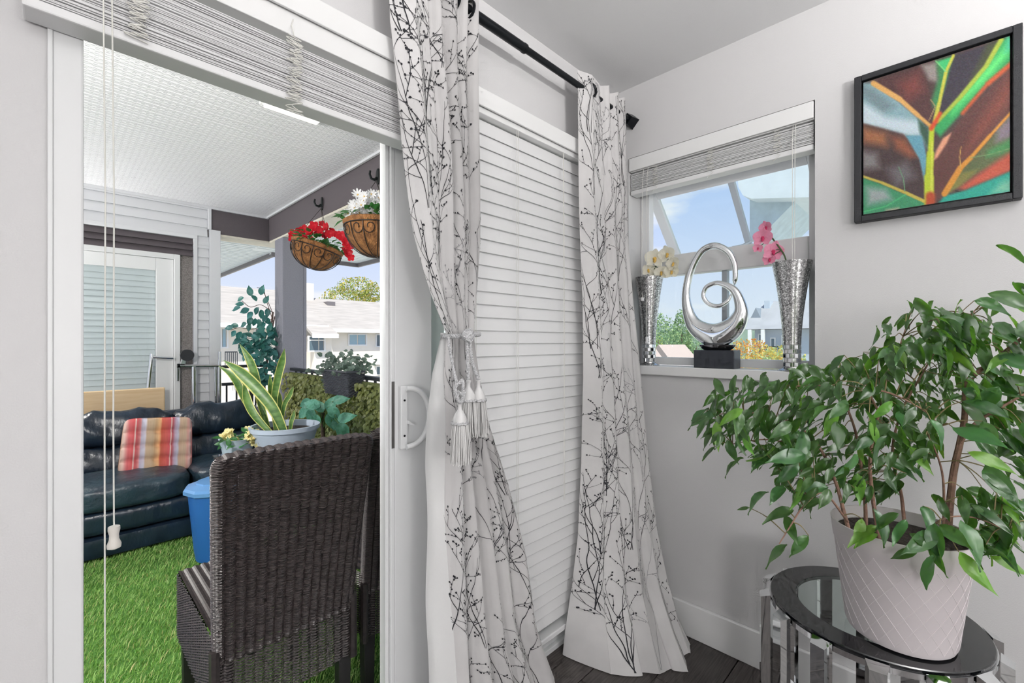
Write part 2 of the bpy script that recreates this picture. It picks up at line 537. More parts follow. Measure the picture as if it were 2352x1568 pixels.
for k, (cx, h) in enumerate(((-1.785, 0.15), (-1.50, 0.185))):
    MB().tube(zig((cx, -0.069, 1.965), 0.02, h, 34, 10 + k, (1, 0)), 0.0011, 5).build('ladder_cord', M['cord'], rb)
    MB().tube(zig((cx + 0.003, -0.071, 1.958), 0.016, h * 0.9, 28, 20 + k, (1, 0)), 0.0011, 5).build('ladder_cord', M['cord'], rb)
    MB().tube([(cx, -0.0605, 2.01), (cx - 0.006, -0.067, 1.99), (cx, -0.069, 1.965)], 0.0011, 5).build('ladder_cord', M['cord'], rb)
for (dx, u, zb) in ((0, 262, 0.915), (1, 242, 0.30)):
    p = px(u, 300, Y=-0.09)
    MB().tube([(p.x - 0.004, -0.062, 2.0), (p.x - 0.003, -0.085, 1.95), (p.x, -0.09, 1.5), (p.x - 0.001, -0.09, 1.1), (p.x, -0.09, zb)], 0.00125, 6).build('lift_cord', M['cord'], rb)
p = px(262, 300, Y=-0.09)
MB().lathe([(0.0035, 0.918), (0.0085, 0.916), (0.0088, 0.910), (0.0068, 0.901), (0.0072, 0.893), (0.0105, 0.884), (0.010, 0.878), (0.004, 0.875)], (p.x, -0.09, 0), 16).build('cord_pull', mat('cream_plastic', lin(214, 210, 203), 0.35), rb)
p = px(242, 300, Y=-0.09)
MB().lathe([(0.0035, 0.303), (0.0085, 0.301), (0.0068, 0.286), (0.0105, 0.270), (0.004, 0.262)], (p.x, -0.09, 0), 16).build('cord_pull', M['slat'], rb)

cb = thing('closed_blind', 'white slatted blind let down and closed over the fixed glass', 'blind', (-0.56, -0.05, 0.08))
cx0, cx1 = -1.012, -0.095
MB().box(cx0, cx1 + 0.01, -0.074, -0.066, 2.022, 2.080).box(cx1, cx1 + 0.008, -0.066, -0.0005, 2.022, 2.080).build('valance', M['trim'], cb, smooth=0, bevel=0.002)
MB().box(cx0, cx1, -0.06, -0.005, 2.005, 2.055).build('headrail', M['trim'], cb, smooth=0, bevel=0.002)
me = slat_mesh(cx1 - cx0, 0.051, 0.003, 0)
for i in range(42):
    z = 1.975 - i * 0.0442
    place(me, 'slat', cb, Matrix.Translation(((cx0 + cx1) / 2, -0.034, z)) @ Euler((math.radians(80 + r.uniform(-1.5, 1.5)), r.uniform(-.0012, .0012), 0)).to_matrix().to_4x4())
MB().box(cx0, cx1, -0.060, -0.008, 0.092, 0.114).build('bottom_rail', M['slat'], cb, smooth=0, bevel=0.004)
for xx in (-0.735, -0.935, -0.28):
    for dx in (-0.004, 0.004):
        MB().tube([(xx + dx, -0.0608, 2.006), (xx + dx, -0.0615, 0.115)], 0.0009, 5).build('ladder_cord', M['cord'], cb)
for xx in (-0.47, -0.475):
    MB().tube([(xx, -0.062, 2.005), (xx, -0.066, 1.2), (xx, -0.066, 0.62)], 0.001, 5).build('lift_cord', M['cord'], cb)

wb = thing('window_blind', 'white slatted blind raised above the small window', 'blind', (0.02, -0.45, 1.94))
wy0, wy1 = -0.816, -0.084
MB().box(-0.006, 0.004, wy0, wy1, 2.046, 2.106).build('valance', M['trim'], wb, smooth=0, bevel=0.002)
MB().box(0.008, 0.062, wy0, wy1, 2.044, 2.108).build('headrail', M['trim'], wb, smooth=0, bevel=0.002)
me = slat_mesh(wy1 - wy0 - 0.004, 0.05, 0.0023, 1)
for i in range(20):
    place(me, 'slat', wb, Matrix.Translation((0.035 + r.uniform(-.002, .002), (wy0 + wy1) / 2, 1.962 + i * 0.0039)) @ Euler((r.uniform(-.001, .001), r.uniform(-.03, .03), 0)).to_matrix().to_4x4())
MB().box(0.008, 0.062, wy0 + 0.002, wy1 - 0.002, 1.938, 1.958).build('bottom_rail', M['slat'], wb, smooth=0, bevel=0.003)
for k, u in enumerate((1505, 1632, 1785)):
    yy = px(u, 400, X=0.005).y
    MB().tube(zig((0.004, yy, 2.04), 0.016, 0.085, 20, 40 + k, (0, 1)), 0.0009, 5).build('ladder_cord', M['cord'], wb)
    MB().tube([(0.004, yy, 1.955), (0.0, yy - 0.012, 1.945), (0.003, yy + 0.012, 1.93)], 0.0009, 5).build('ladder_cord', M['cord'], wb)
for k, (u, zb) in enumerate(((1820, 1.15), (1826, 1.15), (1486, 1.27), (1476, 1.45))):
    yy = px(u, 500, X=-0.004).y
    MB().tube([(0.006, yy, 2.045), (-0.004, yy, 1.99), (-0.006, yy + 0.001 * k, 1.5), (-0.006, yy, zb)], 0.001, 5).build('lift_cord', M['cord'], wb)
yy = px(1486, 500, X=-0.004).y
MB().lathe([(0.003, 1.272), (0.0065, 1.27), (0.005, 1.255), (0.008, 1.243), (0.003, 1.237)], (-0.006, yy, 0), 12).build('cord_pull', M['slat'], wb)
yy = px(1476, 500, X=-0.004).y
MB().box(-0.012, -0.001, yy - 0.006, yy + 0.006, 1.435, 1.452).build('cord_pull', M['slat'], wb, smooth=0, bevel=0.002)

# ------------------------------------------------------------------ curtain rod
RY, RZ = -0.10, 2.276
rod = thing('curtain_rod', 'black telescopic metal curtain rod above the patio door', 'curtain rod', (-0.7, RY, RZ))
MB().tube([(-2.05, RY, RZ), (-0.742, RY, RZ)], 0.0155, 16).build('outer_tube', M['black'], rod)
MB().tube([(-0.749, RY, RZ), (-0.738, RY, RZ)], 0.0166, 16).build('collar', M['black'], rod)
MB().tube([(-0.742, RY, RZ), (-0.046, RY, RZ)], 0.0118, 16).build('inner_tube', M['black'], rod)
MB().hexa([(-0.05, RY, RZ - 0.026), (-0.05, RY + 0.026, RZ), (-0.05, RY, RZ + 0.026), (-0.05, RY - 0.026, RZ)][::-1],
          [(-0.0006, RY, RZ - 0.036), (-0.0006, RY + 0.036, RZ), (-0.0006, RY, RZ + 0.036), (-0.0006, RY - 0.036, RZ)][::-1]).build('wall_mount', M['black'], rod, smooth=0, merge=1e-5)

# ------------------------------------------------------------------ curtains
def cloth_mat():
    m = mat('curtain_cloth', lin(228, 226, 226), 0.85, var=0.05, vscale=9, bump=0.12, bscale=900, spec=0.15, sheen=0.2, trans=0.16, backlit=lin(225, 223, 223))
    return m
M['cloth'] = cloth_mat()
M['lining'] = mat('curtain_lining', lin(238, 238, 238), 0.55, bump=0.1, bscale=60, spec=0.35, trans=0.15, backlit=lin(240, 240, 240))
M['print'] = mat('branch_print', lin(52, 52, 56), 0.9, spec=0.1)
M['print2'] = mat('faint_branch_print', lin(150, 149, 152), 0.9, spec=0.1)

def interp(z, zs, vs):
    return np.interp(z, zs[::-1], np.array(vs)[::-1])

def sheet(P, w0, w1, z0, z1, nw, nz):
    ws = np.linspace(w0, w1, nw)
    zs = np.linspace(z1, z0, nz)
    m = MB()
    return m.grid(lambda i, j: P(ws[i], zs[j]), nw, nz)

def normal(P, w, z):
    e = 0.0015
    a = np.array(P(w + e, z)) - np.array(P(w - e, z))
    b = np.array(P(w, z + e)) - np.array(P(w, z - e))
    n = np.cross(a, b)
    return n / (np.linalg.norm(n) + 1e-9)

def branches(P, wmax, z0, z1, seed, sgn, skip=0.0, extra=(), wmin=0.0):
    r = random.Random(seed)
    mb = MB()
    def ribbon(pts, wid, mi):
        L, R = [], []
        for i, (w, z) in enumerate(pts):
            a = pts[max(i - 1, 0)]
            b = pts[min(i + 1, len(pts) - 1)]
            d = np.array([b[0] - a[0], b[1] - a[1]])
            d = d / (np.linalg.norm(d) + 1e-9)
            h = wid * (1 - 0.55 * i / len(pts)) / 2
            n = normal(P, w, z) * (sgn * 0.0016)
            L.append(tuple(np.array(P(w - d[1] * h, z + d[0] * h)) + n))
            R.append(tuple(np.array(P(w + d[1] * h, z - d[0] * h)) + n))
        k = len(pts)
        mb.add(L + R, [(i, i + 1, k + i + 1, k + i) for i in range(k - 1)], mi)
    def bud(w, z, s, mi):
        a = r.uniform(0, 3.14)
        n = normal(P, w, z) * (sgn * 0.0017)
        q = [(w + s * math.cos(a + t) * f, z + s * 1.2 * math.sin(a + t) * f) for t, f in ((0, 1), (1.05, .8), (2.1, 1), (3.14, .8), (4.2, 1), (5.2, .8))]
        mb.add([tuple(np.array(P(x, y)) + n) for x, y in q], [(0, 1, 2, 3, 4, 5)], mi)
    def grow(w, z, ang, ln, wid, dep, mi):
        n = max(4, int(ln / 0.008))
        st = ln / n
        pts = [(w, z)]
        bend = r.uniform(-0.4, 0.4) / max(ln, .05)
        nxt = r.uniform(0.15, 0.3) * ln
        side = r.choice((-1, 1))
        for i in range(n):
            ang += bend * st + r.uniform(-0.09, 0.09)
            w += math.sin(ang) * st
            z += math.cos(ang) * st
            if not (wmin + 0.004 < w < wmax - 0.004 and z0 + 0.006 < z < z1 - 0.006): break
            pts.append((w, z))
            if dep > 0 and r.random() < (0.16 if dep == 1 else 0.42):
                bud(w + r.uniform(-.003, .003), z + r.uniform(-.002, .002), r.uniform(0.0016, 0.003), mi)
            if dep == 2 and i > n * 0.35 and r.random() < 0.3:
                pts2 = [(w, z), (w + side * 0.008, z + 0.006)]
                ribbon(pts2, 0.0022, mi); bud(pts2[1][0], pts2[1][1], 0.003, mi); side = -side
            if dep < 2 and i * st > nxt:
                nxt += ln * r.uniform(0.14, 0.28) + 0.012
                side = -side if r.random() < 0.75 else side
                grow(w, z, ang + side * r.uniform(0.35, 0.95), ln * r.uniform(0.18, 0.42) * (1.1 - 0.5 * i / n) + 0.02, wid * 0.72, dep + 1, mi)
        if len(pts) > 1:
            ribbon(pts, wid, mi)
            if dep > 0: bud(pts[-1][0], pts[-1][1], 0.0034, mi)
    for bw, bz, n_ in extra:
        for k in range(n_):
            grow(bw + r.uniform(-.01, .01), bz, r.uniform(-0.3, 0.3), r.uniform(0.34, 0.52), 0.0027, 0, 0)
    row = 0
    z = z0 - 0.1
    while z < z1 - 0.1:
        w = wmin + (0.06 if row % 2 else 0.2)
        while w < wmax:
            if r.random() > skip:
                bw, bz = w + r.uniform(-.05, .05), max(z0 + .01, z + r.uniform(-.1, .1))
                mi = 1 if r.random() < 0.16 else 0
                for k in range(r.choice((2, 2, 3))):
                    grow(bw + r.uniform(-.012, .012), bz, r.uniform(-0.42, 0.42), r.uniform(0.36, 0.62), 0.0029 if mi == 0 else 0.0027, 0, mi)
            w += r.uniform(0.21, 0.29)
        z += 0.42
        row += 1
    return mb

# left curtain: gathered by a rope at waist height
LZ = [2.335, 2.1, 1.8, 1.55, 1.40, 1.27, 1.16, 1.0, 0.8, 0.55, 0.3, 0.0]
ULL = [893, 898, 930, 962, 995, 1030, 1024, 1030, 1033, 1035, 1037, 1040]
URL = [1100, 1098, 1097, 1097, 1093, 1090, 1103, 1124, 1163, 1203, 1232, 1290]
LA = [0.055, 0.06, 0.062, 0.055, 0.045, 0.028, 0.040, 0.052, 0.06, 0.065, 0.07, 0.075]
LY = [-0.112, -0.113, -0.118, -0.13, -0.145, -0.158, -0.15, -0.14, -0.135, -0.135, -0.14, -0.145]
LXL = [px(u, 784, Y=y).x for u, y in zip(ULL, LY)]
LXR = [px(u, 784, Y=y).x for u, y in zip(URL, LY)]
LW = 1.15
FB_L = [0, 0.43, 0.60, 0.74, 0.87, 1.0]
FB_L2 = [0, 0.22, 0.42, 0.60, 0.80, 1.0]
def folds(s, fb, sharp=0.75):
    k = len(fb) - 1
    q = min(max(s * k, 0), k - 1e-6)
    i = int(q)
    f = q - i
    c = math.cos(2 * math.pi * f)
    c = math.copysign(abs(c) ** sharp, c)
    xf = fb[i] + (fb[i + 1] - fb[i]) * (f - 0.085 * math.sin(4 * math.pi * f))
    return xf, c, i
def PL(w, z):
    s = w / LW
    g = float(interp(z, LZ, [0, 0, 0, 0.15, 0.5, 0.9, 1, 1, 1, 1, 1, 1]))
    fb = [a + (b - a) * g for a, b in zip(FB_L, FB_L2)]
    xf, c, i = folds(s, fb)
    xl, xr = float(interp(z, LZ, LXL)), float(interp(z, LZ, LXR))
    A = float(interp(z, LZ, LA)) * (0.45 + 0.55 * ((i * 37 % 5) / 4 if i else 0.15 + 0.6 * g))
    y = float(interp(z, LZ, LY)) + A * 0.5 * c + 0.006 * math.sin(z * 5 + s * 9)
    return (xl + (xr - xl) * xf + 0.004 * math.sin(z * 7 + 4 * s), y, z)
lc = thing('curtain', 'white branch-print curtain gathered by a tasselled rope beside the door handle', 'curtain', (-1.05, -0.12, 0), 'branch-print curtains')
sheet(PL, 0, LW, 0.003, 2.335, 200, 150).build('cloth', M['cloth'], lc, smooth=180)
branches(PL, LW, 0.003, 2.33, 8, 1, extra=((0.13, 1.82, 3), (0.09, 1.62, 2), (0.17, 1.45, 3), (0.11, 1.28, 2), (0.12, 0.75, 2), (0.15, 0.3, 3))).build('branch_print', [M['print'], M['print2']], lc, smooth=0, kind='stuff')
def PLin(w, z):        # pale back of the turned-over edge
    s = w / 0.3
    t = float(interp(z, [1.27, 1.16, 1.05, 0.9, 0.5, 0.0], [0.006, 0.032, 0.052, 0.062, 0.066, 0.06]))
    xr = float(interp(z, LZ, LXL)) + 0.03
    return (xr - 0.03 - t + (t + 0.03) * s, float(interp(z, LZ, LY)) + 0.020 + 0.014 * math.sin(s * 4.2 + 0.4) + 0.005 * math.sin(z * 15 + s * 2.2) * (1 - s) , z)
sheet(PLin, 0, 0.3, 0.003, 1.275, 24, 110).build('lining', M['lining'], lc, smooth=180)
for i, xx in enumerate((-1.22, -1.13, -1.05, -0.995)):
    ring = [(xx, RY + 0.026 * math.cos(a), RZ + 0.026 * math.sin(a)) for a in np.linspace(0, 2 * math.pi, 20, endpoint=False)]
    MB().tube(ring, 0.005, 6, closed=True).build('grommet', M['black'], lc)

# right curtain: hangs free into the corner and spreads on the floor
RZS = [2.335, 2.1, 1.7, 1.4, 1.1, 0.75, 0.45, 0.25, 0.1, 0.0]
AX = [-0.432, -0.425, -0.405, -0.385, -0.372, -0.372, -0.395, -0.435, -0.468, -0.478]
AY = [-0.105, -0.105, -0.10, -0.095, -0.09, -0.085, -0.080, -0.075, -0.07, -0.065]
MXR = [-0.25, -0.25, -0.235, -0.225, -0.22, -0.225, -0.245, -0.28, -0.305, -0.315]
MYR = [-0.115, -0.12, -0.135, -0.15, -0.165, -0.195, -0.235, -0.285, -0.345, -0.385]
BX = [-0.085, -0.078, -0.066, -0.058, -0.052, -0.052, -0.055, -0.055, -0.060, -0.065]
BY = [-0.105, -0.108, -0.115, -0.132, -0.165, -0.208, -0.245, -0.290, -0.345, -0.405]
RA = [0.055, 0.055, 0.05, 0.05, 0.05, 0.05, 0.05, 0.045, 0.04, 0.035]
RW = 1.0
FB_R = [0, 0.40, 0.64, 0.83, 1.0]
def PR(w, z):
    s = w / RW
    xf, c, i = folds(s, FB_R, 0.85)
    ax, ay, mx_, my_, bx_, by_ = [float(interp(z, RZS, t)) for t in (AX, AY, MXR, MYR, BX, BY)]
    k = xf
    wa, wm, wb_ = 2 * (k - .5) * (k - 1), -4 * k * (k - 1), 2 * k * (k - .5)
    x, y = ax * wa + mx_ * wm + bx_ * wb_, ay * wa + my_ * wm + by_ * wb_
    A = float(interp(z, RZS, RA)) * (0.35 if i == 0 else 0.8)
    nx, ny = -0.35, -0.94
    d = -A * 0.5 * c + 0.004 * math.sin(z * 6 + 8 * s)
    if z < 0.2: d += 0.02 * (0.2 - z) / 0.2 * math.sin(s * 13)
    x, y = x + nx * d, y + ny * d
    return (min(x, -0.022), min(y, -0.022), z)
rc = thing('curtain', 'white branch-print curtain hanging loose in the corner and spreading on the floor', 'curtain', (-0.25, -0.15, 0), 'branch-print curtains')
sheet(PR, 0, RW, 0.003, 2.335, 180, 150).build('cloth', M['cloth'], rc, smooth=180)
branches(PR, RW, 0.003, 2.33, 21, 1, extra=((0.10, 1.85, 3), (0.17, 1.45, 3), (0.09, 1.1, 3), (0.16, 0.62, 3), (0.08, 0.2, 3), (0.2, 0.04, 3))).build('branch_print', [M['print'], M['print2']], rc, smooth=0, kind='stuff')
for xx in (-0.362,):
    ring = [(xx + 0.024 * math.cos(a), -0.117 - 0.008 * math.cos(a), RZ + 0.026 * math.sin(a)) for a in np.linspace(0, 2 * math.pi, 20, endpoint=False)]
    MB().tube(ring, 0.0055, 6, closed=True).build('grommet', M['black'], rc)

# ------------------------------------------------------------------ rope tie-back with tassels
M['rope'] = mat('grey_rope', lin(196, 196, 198), 0.6, var=0.35, vscale=260, bump=0.5, bscale=300)
M['satin'] = mat('grey_satin', lin(206, 205, 205), 0.35, var=0.08, vscale=60, stretch=(1, 1, 0.1), spec=0.6)
M['fringe'] = mat('grey_fringe', lin(212, 211, 210), 0.6, objvar=0.1)
def rope(pts, r, parent, name='rope'):
    P = [Vector(p) for p in spline(pts, 10)]
    for k in range(3):
        st = []
        L = 0
        for i, p in enumerate(P):
            if i: L += (p - P[i - 1]).length
            d = (P[min(i + 1, len(P) - 1)] - P[max(i - 1, 0)]).normalized()
            a = d.orthogonal().normalized() if abs(d.z) > .95 else d.cross(Vector((0, 0, 1))).normalized()
            b = d.cross(a)
            ph = L * 330 + k * 2.094
            st.append(p + (a * math.cos(ph) + b * math.sin(ph)) * r * 0.55)
        MB().tube(st, r * 0.55, 6).build(name, M['rope'], parent)
tb = thing('curtain_tieback', 'grey twisted rope tieback with three tassels around the gathered curtain', 'tieback', (-1.03, -0.2, 1.1))
tcx = px(1060, 770, Y=-0.158).x
ring = [(tcx + 0.052 * math.cos(a), -0.158 + 0.048 * math.sin(a), 1.268 + 0.004 * math.cos(a)) for a in np.linspace(0, 2 * math.pi, 15)]
rope(ring, 0.0065, tb)
kx, ky, kz = px(1075, 770, Y=-0.219).x, -0.219, 1.266
kb = MB().ball((kx, ky, kz), (0.0195, 0.015, 0.0195), 14)
for a in np.linspace(0, math.pi, 6)[:-1]:
    kb.tube([(kx + 0.0195 * math.cos(t) * math.cos(a), ky - 0.001 - 0.008 * abs(math.sin(t)) + 0.0135 * math.cos(t) * 0 , kz + 0.0195 * math.sin(t) * 1.0 * (0.4 + 0.6 * abs(math.sin(a)))) for t in np.linspace(0, 2 * math.pi, 14, endpoint=False)], 0.003, 5, closed=True)
kb.build('knot', M['rope'], tb)
def tassel(x, y, ztop, L, seed):
    r = random.Random(seed)
    t = MB().lathe([(0.004, ztop), (0.0075, ztop - 0.003), (0.0055, ztop - 0.010), (0.0058, ztop - 0.02), (0.014, ztop - 0.033), (0.0195, ztop - 0.047), (0.0195, ztop - 0.053), (0.012, ztop - 0.056)], (x, y, 0), 18).build('tassel_head', M['satin'], tb)
    MB().tube([(x + 0.0205 * math.cos(a), y + 0.0205 * math.sin(a), ztop - 0.056 + 0.0012 * math.sin(9 * a)) for a in np.linspace(0, 2 * math.pi, 24, endpoint=False)], 0.0038, 6, closed=True).build('tassel_band', M['rope'], t)
    fr = MB()
    for k in range(210):
        a = r.uniform(0, 6.283); q = 0.0195 * math.sqrt(r.random())
        l = L * r.uniform(0.9, 1.06)
        bx_, by_ = x + q * math.cos(a), y + q * math.sin(a)
        sp = 1.25 + r.uniform(-.1, .25)
        fr.tube([(bx_, by_, ztop - 0.055), (x + q * sp * math.cos(a) + r.uniform(-.002, .002), y + q * sp * math.sin(a), ztop - 0.055 - l * 0.55), (x + q * sp * 1.12 * math.cos(a) + r.uniform(-.003, .003), y + q * sp * 1.1 * math.sin(a), ztop - 0.055 - l)], 0.00105, 4)
    fr.build('tassel_fringe', M['fringe'], t, kind='stuff')
ty = -0.228
t1, t2, t3 = px(1076, 872, Y=ty), px(1099, 872, Y=ty - .004), px(1053, 922, Y=ty - .008)
tassel(t1.x, ty, t1.z, 0.095, 1)
tassel(t2.x, ty - .004, t2.z, 0.098, 2)
tassel(t3.x, ty - .014, t3.z, 0.105, 3)
rope([(kx - .004, ky, kz - .01), (kx - .006, ky - .006, 1.19), (t1.x, ty, t1.z)], 0.005, tb)
rope([(kx + .004, ky, kz - .01), (kx + .012, ky - .006, 1.19), (t2.x, ty - .004, t2.z)], 0.005, tb)
lp = px(1028, 770, Y=-.2)
rope([lp, px(1038, 830, Y=-.215), px(1050, 880, Y=ty - .012), px(1062, 874, Y=ty - .016), px(1062, 905, Y=ty - .018), px(1050, 900, Y=ty - .014), px(1053, 922, Y=ty - .014)], 0.0048, tb)
rope([px(1048, 880, Y=ty - .015), px(1046, 905, Y=ty - .018), px(1058, 925, Y=ty - .018), px(1066, 900, Y=ty - .016)], 0.0048, tb)
# ------------------------------------------------------------------ picture on the right wall
def proj(p):
    d = Vector(p) - CAM
    t = d.x * CT + d.y * ST
    return 1176 + FPX * (d.x * ST - d.y * CT) / t, 784 - FPX * d.z / t
def pdist(PX, PY, poly, closed=True):
    """distance of the points to a polyline, and inside mask for a polygon"""
    D = np.full(PX.shape, 1e9)
    ins = np.zeros(PX.shape, bool)
    k = len(poly)
    for i in range(k if closed else k - 1):
        (x1, y1), (x2, y2) = poly[i], poly[(i + 1) % k]
        dx, dy = x2 - x1, y2 - y1
        t = np.clip(((PX - x1) * dx + (PY - y1) * dy) / (dx * dx + dy * dy + 1e-9), 0, 1)
        D = np.minimum(D, np.hypot(PX - x1 - t * dx, PY - y1 - t * dy))
        if closed:
            c = ((y1 > PY) != (y2 > PY)) & (PX < (x2 - x1) * (PY - y1) / (y2 - y1 + 1e-9) + x1)
            ins ^= c
    return D, ins

def paint_leaf(PX, PY):
    rs = np.random.RandomState(4)
    img = np.zeros(PX.shape + (3,))
    img[:] = (70, 52, 50)
    def reg(poly, col, soft=18, k=1.0):
        D, ins = pdist(PX, PY, poly)
        a = np.clip(0.5 + np.where(ins, D, -D) / (2 * soft), 0, 1) * k
        img[:] = img * (1 - a[..., None]) + np.array(col) * a[..., None]
    def vein(poly, w0, w1, col, soft=7, k=1.0):
        L = 0; seg = []
        for i in range(len(poly) - 1):
            D, _ = pdist(PX, PY, [poly[i], poly[i + 1]], False)
            w = w0 + (w1 - w0) * (i + 0.5) / (len(poly) - 1)
            a = np.clip((w / 2 - D) / soft + 0.5, 0, 1) * k
            seg.append(a)
        a = np.maximum.reduce(seg)
        img[:] = img * (1 - a[..., None]) + np.array(col) * a[..., None]
    reg([(150, 470), (230, 470), (420, 600), (560, 720), (650, 810), (640, 960), (600, 900), (440, 830), (330, 800), (150, 760)], (128, 160, 168), 16)
    reg([(150, 480), (250, 520), (400, 640), (300, 690), (150, 560)], (112, 132, 138), 30)
    reg([(150, 600), (330, 715), (560, 745), (600, 850), (470, 850), (300, 800), (150, 770)], (190, 206, 214), 28)
    reg([(560, 730), (640, 800), (650, 980), (610, 900), (575, 830)], (45, 75, 60), 14)
    reg([(260, 455), (590, 345), (650, 560), (660, 700), (620, 780), (560, 700), (430, 590)], (74, 46, 46), 12)
    reg([(420, 480), (560, 400), (600, 520), (480, 600)], (112, 58, 54), 45)
    reg([(585, 345), (700, 320), (705, 470), (640, 450)], (138, 130, 126), 20)
    reg([(690, 310), (830, 275), (765, 500), (700, 720), (655, 600), (705, 440)], (52, 120, 72), 16)
    reg([(700, 320), (820, 280), (775, 370), (750, 390)], (58, 176, 104), 8)
    reg([(815, 275), (1175, 155), (1050, 330), (850, 560), (730, 710), (705, 660), (760, 500)], (50, 45, 56), 12)
    reg([(1060, 190), (1170, 160), (1060, 320), (930, 460)], (62, 68, 44), 20)
    reg([(1160, 160), (1270, 130), (1270, 300), (1050, 480), (900, 660), (720, 860), (665, 800), (860, 570), (1050, 345)], (44, 148, 82), 14)
    reg([(1200, 200), (1260, 200), (1100, 400), (900, 600), (800, 700), (850, 600)], (96, 214, 116), 26)
    reg([(1200, 140), (1270, 130), (1270, 220), (1180, 260)], (66, 178, 134), 20)
    reg([(1270, 320), (1270, 650), (1080, 860), (940, 1020), (800, 1190), (720, 1310), (670, 1300), (660, 1040), (790, 840), (900, 700)], (84, 48, 44), 12)
    reg([(1240, 420), (1200, 620), (1000, 860), (900, 980), (980, 800)], (124, 62, 48), 55)
    vein([(1270, 300), (1060, 480), (880, 690)], 38, 20, (190, 84, 44), 22)
    reg([(800, 830), (740, 870), (690, 960), (670, 1030), (700, 1010), (770, 900)], (216, 152, 122), 8)
    reg([(1270, 650), (1270, 970), (1050, 1090), (860, 1210), (750, 1280), (800, 1180), (950, 1020), (1100, 850)], (84, 94, 60), 10)
    reg([(1270, 660), (1270, 860), (1120, 900), (1130, 800)], (124, 112, 122), 30)
    reg([(1270, 850), (1270, 950), (1050, 1010), (1060, 960)], (66, 130, 74), 20)
    reg([(1270, 940), (1270, 1090), (900, 1245), (850, 1225), (1050, 1090)], (186, 84, 62), 22)
    reg([(1000, 1090), (870, 1210), (760, 1275), (760, 1240), (880, 1120)], (120, 116, 58), 14)
    reg([(1270, 1090), (1270, 1290), (680, 1370), (750, 1285), (900, 1245), (1080, 1170)], (30, 150, 132), 10)
    reg([(1270, 1140), (1270, 1260), (1080, 1270), (1150, 1190)], (116, 186, 158), 30)
    reg([(150, 760), (300, 800), (450, 840), (540, 950), (590, 1100), (605, 1310), (470, 1260), (300, 1200), (150, 1150)], (60, 45, 46), 10)
    reg([(150, 785), (330, 830), (340, 930), (160, 900)], (146, 94, 62), 35)
    reg([(360, 850), (470, 870), (560, 1000), (500, 1010), (400, 950)], (128, 74, 52), 30)
    reg([(150, 960), (260, 980), (280, 1080), (150, 1100)], (120, 116, 116), 35)
    reg([(340, 1090), (480, 1040), (540, 1150), (400, 1220)], (112, 112, 116), 40, 0.7)
    reg([(470, 850), (585, 850), (610, 940), (625, 1020), (605, 1180), (570, 1020)], (96, 150, 168), 8)
    reg([(150, 1150), (300, 1200), (470, 1275), (625, 1330), (610, 1380), (150, 1440)], (54, 132, 92), 8)
    reg([(190, 1220), (330, 1240), (370, 1310), (200, 1350)], (150, 160, 160), 30)
    reg([(330, 1385), (420, 1370), (410, 1410), (330, 1420)], (190, 170, 150), 14)
    vein([(240, 475), (430, 590), (560, 705), (660, 790)], 44, 22, (206, 158, 92), 12)
    vein([(165, 1145), (300, 1190), (470, 1262), (630, 1335)], 16, 26, (186, 168, 74), 8)
    vein([(465, 1250), (455, 1160), (420, 1075)], 9, 5, (96, 140, 104), 5)
    vein([(165, 1400), (330, 1360), (470, 1275)], 8, 8, (70, 170, 110), 6)
    vein([(815, 275), (762, 390), (712, 620), (680, 750)], 18, 30, (188, 186, 70), 8)
    vein([(690, 315), (760, 390)], 8, 8, (120, 196, 120), 5)
    vein([(650, 590), (685, 640), (640, 740)], 6, 6, (170, 140, 100), 4)
    vein([(1160, 160), (1050, 350), (860, 580), (700, 750)], 34, 26, (160, 176, 62), 14)
    vein([(1270, 640), (1080, 850), (940, 1010), (865, 1085), (750, 1270)], 14, 46, (206, 140, 52), 10)
    vein([(865, 1085), (860, 1000), (870, 930)], 8, 6, (190, 150, 80), 4)
    vein([(940, 1010), (1080, 985), (1270, 930)], 6, 5, (110, 140, 90), 4)
    vein([(640, 1360), (640, 1150), (650, 980), (660, 790)], 78, 30, (178, 196, 44), 12)
    vein([(655, 1300), (660, 1100), (662, 900)], 22, 8, (206, 212, 80), 10)
    vein([(650, 1370), (650, 1290)], 80, 60, (166, 66, 34), 26)
    vein([(655, 800), (690, 745), (720, 690)], 34, 22, (198, 70, 34), 18)
    img += rs.normal(0, 5, PX.shape)[..., None] + rs.normal(0, 3, img.shape)
    return np.clip(img, 0, 255)

pc = thing('picture', 'black-framed leaf picture on the right wall', 'picture', (-0.02, -1.12, 1.88))
fy0, fy1, fz0, fz1 = -1.3065, -0.9360, 1.6445, 2.1255
fw = 0.0185
fm = mat('black_frame', lin(32, 33, 37), 0.5, bump=0.2, bscale=500)
for a in (MB().box(-0.034, -0.0006, fy0, fy0 + fw, fz0, fz1), MB().box(-0.034, -0.0006, fy1 - fw, fy1, fz0, fz1),
          MB().box(-0.034, -0.0006, fy0 + fw, fy1 - fw, fz1 - fw, fz1), MB().box(-0.034, -0.0006, fy0 + fw, fy1 - fw, fz0, fz0 + fw)):
    a.build('frame_bar', fm, pc, smooth=0, bevel=0.0015, seg=1)
MB().box(-0.006, -0.0008, fy0 + fw, fy1 - fw, fz0 + fw, fz1 - fw).build('backing', fm, pc, smooth=0)
ny_, nz_ = 150, 190
gy = np.linspace(fy1 - fw - 0.005, fy0 + fw + 0.005, ny_)
gz = np.linspace(fz1 - fw - 0.005, fz0 + fw + 0.005, nz_)
cv = MB()
cv.grid(lambda i, j: (-0.027, gy[i], gz[j]), ny_, nz_)
UV = np.array([proj(p) for p in cv.v])
base = len(cv.v)
colr = paint_leaf((UV[:, 0] - 1930) * 3.136, (UV[:, 1] - 40) * 3.136)
cv.box(-0.0265, -0.006, gy[-1], gy[0], gz[-1], gz[0])
